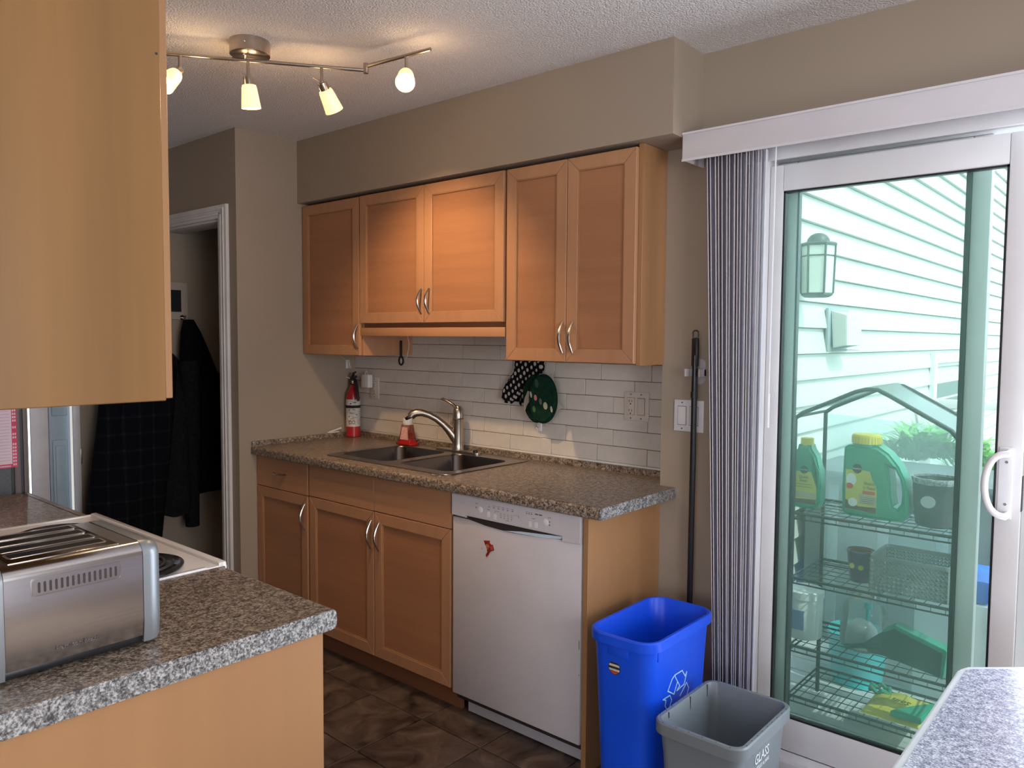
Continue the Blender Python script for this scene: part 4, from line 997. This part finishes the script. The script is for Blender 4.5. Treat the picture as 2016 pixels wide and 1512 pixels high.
# beyond the corner: second house
h2 = thing('house', 'pale far house seen past the corner of the sided wall', 'house', (.5, 12, -.3))
obj('wall', MB().box(-2.5, 1.7, 10.4, 14, -.3, 5.5), plain('far_wall', (.55, .62, .66), .7), h2)
mb = MB()
for k in range(26): mb.box(-2.5, 1.72, 10.385, 10.4, -.2+k*.2, -.2+k*.2+.012)
obj('siding_line', mb, M_sidinggap, h2)  # dark strips stand in for the shade under the laps
obj('window', MB().box(-.9, .2, 10.36, 10.4, 1.8, 3.0), M_winglass, h2)

# wall lantern
ln = thing('wall_lantern', 'dark framed outdoor wall lantern with frosted panes', 'lantern', (XW+.11, 1.43, 1.66))
LX, LY = XW+.110, 1.43
def hexr(r, z, n=6):
    r *= .75; z -= .03
    return [(LX+r*math.cos(2*PI*k/n+.26), LY+r*math.sin(2*PI*k/n+.26), z) for k in range(n)]
obj('cap', MB().loft([hexr(.115, 1.955), hexr(.118, 1.965), hexr(.108, 1.973)]).loft([[(LX+.056*f*math.cos(2*PI*k/16), LY+.056*f*math.sin(2*PI*k/16), z-.03) for k in range(16)] for f, z in ((1, 1.972), (.93, 1.99), (.7, 2.008), (.35, 2.018), (.05, 2.02))]), M_lantern, ln)
obj('base', MB().loft([hexr(.075, 1.700), hexr(.100, 1.712), hexr(.100, 1.722)]), M_lantern, ln)
mb = MB()
A, B = hexr(.100, 1.720), hexr(.108, 1.958)
for p, q in zip(A, B): mb.rod(p, q, .0055, 6)
for zr in (.78,):
    R_ = [tuple(Vector(p).lerp(Vector(q), zr)) for p, q in zip(A, B)]
    for i in range(6): mb.rod(R_[i], R_[(i+1) % 6], .004, 6)
obj('cage', mb, M_lantern, ln)
for i in range(6):
    a, b, c, d_ = Vector(A[i]), Vector(A[(i+1) % 6]), Vector(B[(i+1) % 6]), Vector(B[i])
    cen = Vector((LX, LY, 1.81)); mbp = MB(); inn = [p+(cen-p)*.02 for p in (a, b, c, d_)]; inn2 = [p+(cen-p)*.05 for p in (a, b, c, d_)]
    mbp.loft([inn, inn2]); obj('pane', mbp, M_frost, ln)
obj('arm', MB().tube([(XW+.012, LY, 1.80), (XW+.03, LY, 1.74), (LX-.04, LY, 1.70), (LX, LY, 1.69)], .009, 8).box(XW+.010, XW+.022, LY-.04, LY+.04, 1.72, 1.85, .003), M_lantern, ln)
# dryer vent
vv = thing('vent_hood', 'white vent hood on the siding below the lantern', 'vent', (XW+.03, 2.0, 1.40))
obj('back_plate', MB().box(XW+.010, XW+.026, 1.86, 2.20, 1.395, 1.635, .003), M_acgrey, vv)
obj('hood', MB().prism([(XW+.026, 1.62), (XW+.11, 1.595), (XW+.115, 1.43), (XW+.04, 1.415)], 'y', 1.90, 2.16, .004), M_siding, vv)
obj('flap', MB().box(XW+.04, XW+.11, 1.92, 2.14, 1.398, 1.404), M_acgrey, vv)
# deck, white rail, storage box, tarp, plants, fence
dk = thing('deck', 'grey wooden deck outside the patio door', 'deck', (3.2, 2.5, -.12))
proto = None
for k in range(34):
    y = .20+k*.145
    if proto is None: proto = obj('deck_board', MB().box(1.98, 5.4, y, y+.138, -.125, -.095, .003, 1), M_deck, dk); o = proto; y0_ = y
    else: o = proto.copy(); COL.objects.link(o); o.parent = dk; o.location = (0, y-y0_, 0)
obj('joist', MB().box(1.98, 5.4, .21, 5.1, -.3, -.127), M_boxgrey, dk)
struct('ground', MB().box(-30, 30, 5.2, 60, -.5, -.3).box(5.45, 30, .3, 5.2, -.5, -.3), plain('ground_gravel', (.30, .30, .27), .9, var=.3, sc=3))
rl = thing('deck_railing', 'white horizontal deck rail in front of the far window', 'railing', (2.6, 3.9, .9))
obj('top_rail', MB().box(XW+.035, 3.30, 3.86, 3.93, .965, 1.025, .004), M_vinyl, rl)
for x in (2.0, 3.25): obj('post', MB().box(x, x+.08, 3.86, 3.94, -.0945, .964, .002), M_vinyl, rl)
bxx = thing('storage_box', 'grey outdoor storage box behind the shelf', 'storage box', (2.5, 1.75, -.095))
obj('body', MB().box(2.00, 2.86, 1.52, 2.05, -.094, .76, .01), M_boxgrey, bxx)
obj('lid', MB().box(1.99, 2.88, 1.50, 2.07, .76, .795, .008), M_boxgrey, bxx)
obj('rib', MB().box(2.12, 2.17, 1.512, 1.522, .0, .72, .003).box(2.36, 2.41, 1.512, 1.522, .0, .72, .003).box(2.62, 2.67, 1.512, 1.522, .0, .72, .003), M_acgrey, bxx)
tag(obj('crate', MB().box(2.62, 2.90, 1.15, 1.46, -.094, .355, .006), M_tub), 'white crate on the deck under the blue tote', 'crate')
tag(obj('tote', MB().box(2.63, 2.90, 1.16, 1.45, .356, .46, .02), M_tarp), 'bright blue tote on the white crate behind the basket', 'tote')
def foliage(mb, c, R, n, ln_, wd, rnd, droop=.3, upw=.8):
    for i in range(n):
        a = rnd.random()*2*PI; base = Vector(c)+Vector((rnd.uniform(-R, R), rnd.uniform(-R*.5, R*.5), 0))
        L_ = ln_*rnd.uniform(.5, 1.1); d_ = Vector((math.cos(a)*.7, math.sin(a)*.7, upw)).normalized(); sd = Vector((-math.sin(a), math.cos(a), 0))
        p0, p1, p2 = base, base+d_*L_*.5, base+d_*L_+Vector((math.cos(a), math.sin(a), 0))*L_*.2-Vector((0, 0, L_*droop))
        w_ = wd*rnd.uniform(.6, 1.2)
        mb.poly([p0-sd*w_*.4, p0+sd*w_*.4, p1+sd*w_, p1-sd*w_]); mb.poly([p1-sd*w_, p1+sd*w_, p2])
rnd = random.Random(5)
pl1 = thing('bushy_plant', 'bright green bushy plant growing from a box behind the jug', 'plant', (2.5, 2.3, .4))
mb = MB()
for c in ((2.28, 2.30, .78), (2.38, 2.30, .84), (2.50, 2.30, .80), (2.62, 2.30, .78)): foliage(mb, c, .11, 90, .30, .013, rnd)
obj('foliage', mb, M_leaf2, pl1); pl1.children[0]['kind'] = 'stuff'
obj('planter', MB().box(2.02, 2.80, 2.12, 2.48, -.094, .74, .01), M_boxgrey, pl1)
pl2 = thing('grassy_plant', 'spiky long-leaved green plant beyond the door stile', 'plant', (3.15, 2.6, .5))
mb = MB()
for c in ((2.50, 3.05, .50), (2.58, 3.05, .52)): foliage(mb, c, .07, 110, .50, .006, rnd, .25, 1.0)
obj('foliage', mb, M_leaf, pl2); pl2.children[0]['kind'] = 'stuff'
obj('pot', MB().lathe([(0, 0), (.12, 0), (.10, .10), (.11, .58), (.10, .58), (.09, .54), (0, .54)], (2.54, 3.05, -.094), (0, 0, 1), 20), plain('clay_pot', (.40, .16, .08), .7), pl2)
fn = thing('fence', 'orange wooden fence of upright boards behind the spiky plant', 'fence', (2.9, 3.43, -.1))
for k in range(12): obj('fence_board', MB().box(2.3+k*.10, 2.3+k*.10+.092, 3.42, 3.44, -.09, .42, .002, 1), M_fence, fn)
obj('fence_rail', MB().box(2.3, 3.5, 3.44, 3.48, .0, .06).box(2.3, 3.5, 3.44, 3.48, .28, .34), M_fence, fn)
pp = thing('bright_backdrop', 'added white panel standing for overexposed daylight beyond the open right half of the patio door', 'backdrop panel', (3.9, 1.3, -.1))  # panel added to fill the bright, overexposed view right of the sash
for k in range(11): obj('panel_board', MB().box(2.915+k*.16, 2.915+k*.16+.158, 1.10, 1.13, -.09, 1.90, .002, 1), M_vinyl, pp)

# ---------------- shelving unit (mini greenhouse)
sh = thing('shelving_unit', 'four-tier black wire greenhouse shelf with a gabled plastic top outside the glass', 'shelf', (2.59, .74, -.095))
X0, X1, Y0, Y1 = 2.300, 2.882, .55, .90
TZ = (.768, .506, .226, .020)
for x in (X0, X1):
    for y in (Y0, Y1): obj('post', MB().rod((x, y, -.094), (x, y, 1.150), .0085, 10), M_wire, sh)
for tz in TZ:
    mb = MB()
    for z in (tz-.006, tz-.028):
        mb.rod((X0, Y0, z), (X1, Y0, z), .0035 if z < tz-.01 else .006).rod((X0, Y1, z), (X1, Y1, z), .0035 if z < tz-.01 else .006).rod((X0, Y0, z), (X0, Y1, z), .004).rod((X1, Y0, z), (X1, Y1, z), .004)
    for k in range(1, 6): mb.rod((X0, Y0+(Y1-Y0)*k/6, tz-.003), (X1, Y0+(Y1-Y0)*k/6, tz-.003), .0018, 6)
    for k in range(1, 12): mb.rod((X0+(X1-X0)*k/12, Y0, tz-.003), (X0+(X1-X0)*k/12, Y1, tz-.003), .0018, 6)
    for k in range(12): 
        mb.rod((X0+(X1-X0)*(k+.5)/12, Y0, tz-.028), (X0+(X1-X0)*(k+.5)/12, Y0, tz-.004), .0015, 5)
    obj('wire_tier', mb, M_wire, sh)
mb = MB(); pk = (2.585, 1.275)
for y in (Y0, Y1): mb.tube([(X0, y, 1.145), (X0+.03, y, 1.168), (pk[0]-.06, y, pk[1]-.014), (pk[0]-.02, y, pk[1]-.002), (pk[0]+.02, y, pk[1]-.002), (pk[0]+.06, y, pk[1]-.022), (X1-.03, y, 1.140), (X1, y, 1.105)], .0085, 10)
mb.rod((X0, Y0, 1.15), (X0, Y1, 1.15), .006).rod((X1, Y0, 1.11), (X1, Y1, 1.11), .006).rod((pk[0], Y0, pk[1]), (pk[0], Y1, pk[1]), .006)
obj('gable_frame', mb, M_wire, sh)
mb = MB(); th = .0015
def sheet(a, b, c, d_):
    a, b, c, d_ = map(Vector, (a, b, c, d_)); n_ = (b-a).cross(d_-a).normalized()*th; mb.loft([[a, b, c, d_], [a+n_, b+n_, c+n_, d_+n_]])
sheet((X0-.01, Y0-.008, 1.16), (pk[0], Y0-.008, pk[1]+.01), (pk[0], Y1+.008, pk[1]+.01), (X0-.01, Y1+.008, 1.16))
sheet((pk[0], Y0-.008, pk[1]+.01), (X1+.01, Y0-.008, 1.118), (X1+.01, Y1+.008, 1.118), (pk[0], Y1+.008, pk[1]+.01))
sheet((X0, Y1+.012, 0), (X1, Y1+.012, 0), (X1, Y1+.012, 1.11), (X0, Y1+.012, 1.14))
obj('plastic_cover', mb, M_film, sh, smooth=False)

# tier 1: bottles and planter
YJ = .62
jg = thing('fertilizer_jug', 'big green jug with a yellow cap and yellow label on the top tier', 'jug', (2.585, .67, .768))
jout = [(2.467, 1.036), (2.482, 1.048), (2.591, 1.052), (2.63, 1.026), (2.666, 0.982), (2.691, 0.931), (2.703, 0.872), (2.706, 0.807), (2.690, 0.776), (2.656, 0.769), (2.584, 0.769), (2.51, 0.769), (2.475, 0.771), (2.464, 0.79), (2.467, 0.879)]
jhole = [(2.631, 0.974), (2.653, 0.969), (2.672, 0.933), (2.681, 0.892), (2.68, 0.842), (2.665, 0.82), (2.651, 0.826), (2.643, 0.863), (2.64, 0.917)]
obj('body', MB().prism(jout, 'y', .62, .72, .012, holes=(jhole,), seg=3), M_green, jg)
obj('neck', MB().lathe([(.050, 0), (.050, .015)], (2.538, .67, 1.045), (0, 0, 1), 24), M_green, jg)
mb = MB().lathe([(0, 0), (.053, 0), (.053, .030), (.049, .036), (0, .040)], (2.538, .67, 1.055), (0, 0, 1), 28)
for k in range(28): mb.obox((2.538+.053*math.cos(2*PI*k/28), .67+.053*math.sin(2*PI*k/28), 1.069), (math.cos(2*PI*k/28), math.sin(2*PI*k/28), 0), (-math.sin(2*PI*k/28), math.cos(2*PI*k/28), 0), (0, 0, 1), .0015, .0022, .013)
obj('cap', mb, M_yellow, jg)
lb = obj('label', MB().prism([(2.478, 0.952), (2.541, 0.955), (2.567, 0.951), (2.575, 0.924), (2.590, 0.895), (2.594, 0.876), (2.594, 0.791), (2.524, 0.795), (2.480, 0.800)], 'y', .6198, .6185), M_ylabel, jg)
obj('label_lower', MB().prism([(2.53, .862), (2.594, .855), (2.594, .818), (2.53, .824)], 'y', .6185, .618), M_tan, lb)
obj('label_soil', MB().prism([(2.480, .835), (2.53, .812), (2.594, .815), (2.594, .791), (2.480, .800)], 'y', .6184, .6179), M_brown, lb)
obj('label_red', MB().box(2.543, 2.588, .6176, .6182, .862, .875).prism(ell(2.495, .889, .013, .012, 14), 'y', .6183, .6177), M_redl, lb)
obj('label_flower', MB().prism(ell(2.500, .915, .019, .024, 14), 'y', .6184, .6179).prism(ell(2.508, .826, .017, .017, 18), 'y', .6179, .6174), M_tub, lb)
obj('logo_disc', MB().prism(ell(2.521, .959, .0175, .0185, 24), 'y', .6184, .6172), M_ink, lb)
mb = MB(); text_mb(mb, 'Miracle-Gro', .0078, (2.521, .6170, .9565), (1, 0, 0), (0, 0, 1), .0003, 'CENTER', sx=.85); obj('logo_text', mb, M_text, lb)
mb = MB(); text_mb(mb, 'Shake', .0175, (2.566, .6176, .899), (1, 0, 0), (0, 0, 1), .0003, 'CENTER', sx=.95); text_mb(mb, "'n Feed", .0165, (2.566, .6176, .882), (1, 0, 0), (0, 0, 1), .0003, 'CENTER', sx=.95)
for k in range(4): mb.box(2.537, 2.588, .6174, .618, .848-k*.007, .8492-k*.007)
obj('label_text', mb, M_ink, lb)

qs = thing('plant_food_bottle', 'smaller green bottle with a pale yellow cap at the left of the top tier', 'bottle', (2.31, .67, .768))
obj('body', MB().prism([(2.253, .770), (2.345, .770), (2.368, .780), (2.377, .80), (2.378, .867), (2.374, .916), (2.357, .985), (2.337, 1.015), (2.334, 1.030), (2.284, 1.030), (2.280, 1.012), (2.258, .985), (2.250, .94)], 'y', .63, .70, .010, holes=([(2.352, .945), (2.362, .925), (2.366, .890), (2.360, .865), (2.354, .885), (2.352, .915)],), seg=3), M_green, qs)
obj('cap', MB().lathe([(0, 0), (.0265, 0), (.0255, .030), (0, .032)], (2.309, .665, 1.026), (0, 0, 1), 20), M_yellow, qs)
lq = obj('label', MB().prism([(2.262, 0.920), (2.341, 0.922), (2.364, 0.857), (2.362, 0.790), (2.262, 0.790)], 'y', .6298, .6288), M_ylabel, qs)
obj('label_soil', MB().prism([(2.262, .79), (2.362, .79), (2.362, .812), (2.262, .806)], 'y', .6288, .6283), M_brown, lq)
obj('label_lower', MB().box(2.262, 2.362, .6283, .6288, .814, .838), M_tan, lq)
obj('logo_disc', MB().prism(ell(2.312, .929, .0155, .0165, 20), 'y', .6288, .6278), M_ink, lq)
mb = MB(); text_mb(mb, 'Miracle-Gro', .0064, (2.312, .6276, .927), (1, 0, 0), (0, 0, 1), .0003, 'CENTER', sx=.85); obj('logo_text', mb, M_text, lq)
mb = MB(); text_mb(mb, 'Quick', .0165, (2.311, .628, .894), (1, 0, 0), (0, 0, 1), .0003, 'CENTER'); text_mb(mb, 'Start', .0165, (2.311, .628, .879), (1, 0, 0), (0, 0, 1), .0003, 'CENTER')
mb.box(2.275, 2.345, .628, .6286, .869, .8702).box(2.275, 2.345, .628, .6286, .858, .8592)
obj('label_text', mb, M_ink, lq)

pt = thing('planter_pot', 'dark grey speckled planter pot at the right of the top tier', 'pot', (2.785, .68, .768))
obj('pot', MB().lathe([(0, 0), (.060, 0), (.066, .006), (.076, .09), (.079, .168), (.082, .172), (.082, .180), (.077, .180), (.074, .165), (.058, .01), (0, .01)], (2.785, .68, .768), (0, 0, 1), 36), M_potg, pt)
obj('speckled_rim', MB().lathe([(.0795, .160), (.0835, .170), (.0835, .182), (.0765, .182), (.0755, .170)], (2.785, .68, .768), (0, 0, 1), 36), plain('speckled_rim_grey', (.30, .31, .34), .6, var=.8, sc=120), pt)
obj('pale_motif', MB().prism(ell(2.776, .866, .025, .022, 20), 'y', .6035, .6005), plain('pale_motif_grey', (.40, .42, .46), .6), pt)

# tier 2
cu = thing('painted_cup', 'small purple painted flowerpot with yellow dots on the second tier', 'pot', (2.532, .66, .506))
obj('pot', MB().lathe([(0, 0), (.034, 0), (.037, .004), (.050, .118), (.053, .120), (.052, .126), (.047, .126), (.034, .01), (0, .01)], (2.530, .665, .506), (0, 0, 1), 28), M_purple, cu)
obj('inner_pot', MB().lathe([(.045, .10), (.046, .122), (.040, .122), (.034, .02), (0, .02)], (2.530, .665, .506), (0, 0, 1), 24), M_cupin, cu)
obj('painted_dot', MB().prism(ell(2.512, .573, .010, .011, 12), 'y', .624, .620).prism(ell(2.545, .570, .010, .010, 12), 'y', .624, .620), M_cupy, cu)

def lattice(mb, o, u, v, nu, nv, fr=.62):
    o, u, v = Vector(o), Vector(u)/nu, Vector(v)/nv
    for i in range(nu):
        for j in range(nv):
            c = [o+u*(i+a)+v*(j+b) for a, b in ((0, 0), (1, 0), (1, 1), (0, 1))]
            m_ = (c[0]+c[2])/2
            h = [m_+((c[k]+c[(k+1) % 4])/2-m_)*fr for k in range(4)]
            C = [mb.bm.verts.new(p) for p in c]; H = [mb.bm.verts.new(p) for p in h]
            for k in range(4):
                mb.bm.faces.new((C[k], C[(k+1) % 4], H[k])); mb.bm.faces.new((C[k], H[k], H[(k+3) % 4]))
bk = thing('plastic_basket', 'grey perforated plastic basket on the second tier', 'basket', (2.72, .70, .506))
bx0, bx1, by0, by1, bz0, bz1 = 2.590, 2.856, .585, .800, .508, .628
mb = MB()
lattice(mb, (bx0, by0, bz0), (bx1-bx0, 0, 0), (0, 0, bz1-bz0), 17, 7, .78); lattice(mb, (bx0, by1, bz0), (bx1-bx0, 0, 0), (0, 0, bz1-bz0), 20, 9, .45)
lattice(mb, (bx0, by0, bz0), (0, by1-by0, 0), (0, 0, bz1-bz0), 14, 9); lattice(mb, (bx1, by0, bz0), (0, by1-by0, 0), (0, 0, bz1-bz0), 14, 9)
lattice(mb, (bx0, by0, bz0), (bx1-bx0, 0, 0), (0, by1-by0, 0), 12, 9, .5)
o = obj('lattice_body', mb, M_basket, bk); md = o.modifiers.new('s', 'SOLIDIFY'); md.thickness = .0025
obj('rim', MB().prism(rrect((bx0+bx1)/2, (by0+by1)/2, (bx1-bx0)/2+.004, (by1-by0)/2+.004, .02), 'z', bz1-.002, bz1+.012, .002, holes=(rrect((bx0+bx1)/2, (by0+by1)/2, (bx1-bx0)/2-.003, (by1-by0)/2-.003, .016),)), M_basket, bk)

# tier 3
tu = thing('white_tub', 'round white plastic tub at the left of the third tier', 'tub', (2.33, .70, .226))
obj('body', MB().lathe([(0, 0), (.066, 0), (.070, .005), (.072, .165), (.070, .170), (0, .170)], (2.312, .68, .226), (0, 0, 1), 30), M_tub, tu)
obj('lid', MB().lathe([(0, .0), (.076, 0), (.076, .028), (.072, .032), (0, .032)], (2.312, .68, .394), (0, 0, 1), 30), M_tub, tu)
obj('label', MB().box(2.285, 2.335, .606, .612, .270, .345).box(2.285, 2.338, .605, .611, .345, .350), plain('tub_label_blue', (.20, .28, .50), .5), tu)
jr = thing('glass_jar', 'clear glass jar holding something white and teal on the third tier', 'jar', (2.54, .69, .226))
obj('glass', MB().lathe([(0, .0), (.078, 0), (.088, .010), (.090, .03), (.090, .150), (.082, .176), (.058, .196), (.052, .206), (.056, .214), (.056, .226), (.050, .226), (.049, .21)], (2.540, .715, .2265), (0, 0, 1), 32), M_jar, jr)
obj('teal_scoop', MB().lathe([(0, 0), (.022, 0), (.024, .05), (.010, .06), (.008, .15), (.018, .16), (.016, .175), (0, .178)], (2.552, .715, .232), (.0, 0, 1), 16), M_teal, jr)
obj('white_contents', MB().lathe([(0, .0), (.050, 0), (.062, .02), (.056, .075), (.030, .105), (0, .112)], (2.535, .700, .231), (0, 0, 1), 20), M_tub, jr)
dp = thing('dustpan', 'dark green dustpan lying across the third tier', 'dustpan', (2.72, .62, .226))
obj('pan', MB().prism([(2.593, .256), (2.647, .258), (2.751, .242), (2.848, .229), (2.850, .30), (2.845, .330), (2.684, .378), (2.643, .352), (2.618, .330), (2.571, .286)], 'y', .590, .596), M_greend, dp)
obj('grip', MB().tube([(2.505, .600, .253), (2.55, .600, .268), (2.60, .598, .282), (2.63, .597, .290)], [.012, .012, .014, .018], 10, flat=.8), M_greend, dp)
obj('side_wall', MB().prism([(2.684, .387), (2.853, .338), (2.860, .330), (2.850, .226), (2.840, .229), (2.846, .322), (2.684, .372)], 'y', .584, .640, .002).prism([(2.643, .359), (2.684, .387), (2.684, .374), (2.643, .348)], 'y', .586, .63), M_greenl, dp)
bu = thing('bucket', 'bright teal bucket standing on the deck behind the shelf', 'bucket', (2.43, 1.10, -.095))
obj('shell', MB().lathe([(0, 0), (.100, 0), (.104, .004), (.128, .225), (.133, .228), (.133, .236), (.124, .236), (.098, .01), (0, .01)], (2.40, 1.12, -.095), (0, 0, 1), 36), M_teal, bu)
obj('bail_handle', MB().tube([(2.40+.133*math.cos(a), 1.12-.06*math.sin(a), .13-.08*math.sin(a)) for a in [PI*k/12 for k in range(13)]], .003, 6), M_chrome, bu)
# tier 4: bag
bg_ = thing('potting_bag', 'yellow and green bag lying on the bottom tier of the shelf', 'bag', (2.70, .70, .0))
def pillow(x0, x1, y0, y1, zc, h, skew=0):
    nx, ny = 10, 7; top, bot = {}, {}
    mb = MB()
    for i in range(nx+1):
        for j in range(ny+1):
            u, v = i/nx, j/ny; e = (4*u*(1-u))**.4*(4*v*(1-v))**.4
            x = x0+(x1-x0)*u+skew*v; y = y0+(y1-y0)*v; w_ = .006*math.sin(u*14+v*9)
            top[i, j] = mb.bm.verts.new((x, y, zc+h*e+w_*e)); bot[i, j] = mb.bm.verts.new((x, y, zc-.002)) if 0 < i < nx and 0 < j < ny else top[i, j]
    for i in range(nx):
        for j in range(ny):
            mb.bm.faces.new((top[i, j], top[i+1, j], top[i+1, j+1], top[i, j+1]))
            q = [bot[i, j], bot[i, j+1], bot[i+1, j+1], bot[i+1, j]]
            if len(set(q)) == 4 and not all(a in top.values() for a in q): mb.bm.faces.new(q)
    return mb
obj('bag_body', pillow(2.575, 2.80, .565, .80, .024, .040), M_ylabel, bg_)
obj('green_corner', MB().prism([(2.685, .562), (2.79, .562), (2.81, .74), (2.77, .70), (2.73, .64)], 'z', .045, .070, .004), M_green, bg_)
obj('bag_mouth', MB().tube([(2.60+.035*math.cos(2*PI*k/16), .74+.03*math.sin(2*PI*k/16), .062+.008*math.sin(k*2)) for k in range(17)], .009, 8), M_greenl, bg_)
mb = MB(); text_mb(mb, 'Soils', .040, (2.735, .665, .071), (-.93, .25, -.05), (-.25, -.93, 0), .0006); obj('bag_lettering', mb, M_greend, bg_)

for o in bpy.data.objects:
    if o.name.split('.')[0] in ('printed_markings', 'label_print', 'chipped_edge', 'ruled_lines', 'border_print', 'rim_hole', 'louvre', 'siding_line', 'recycling_symbol', 'slot', 'label_text', 'sticker_print', 'triangle_mark', 'painted_dot', 'inner_slot'):
        o['kind'] = 'stuff'
bpy.context.view_layer.update()
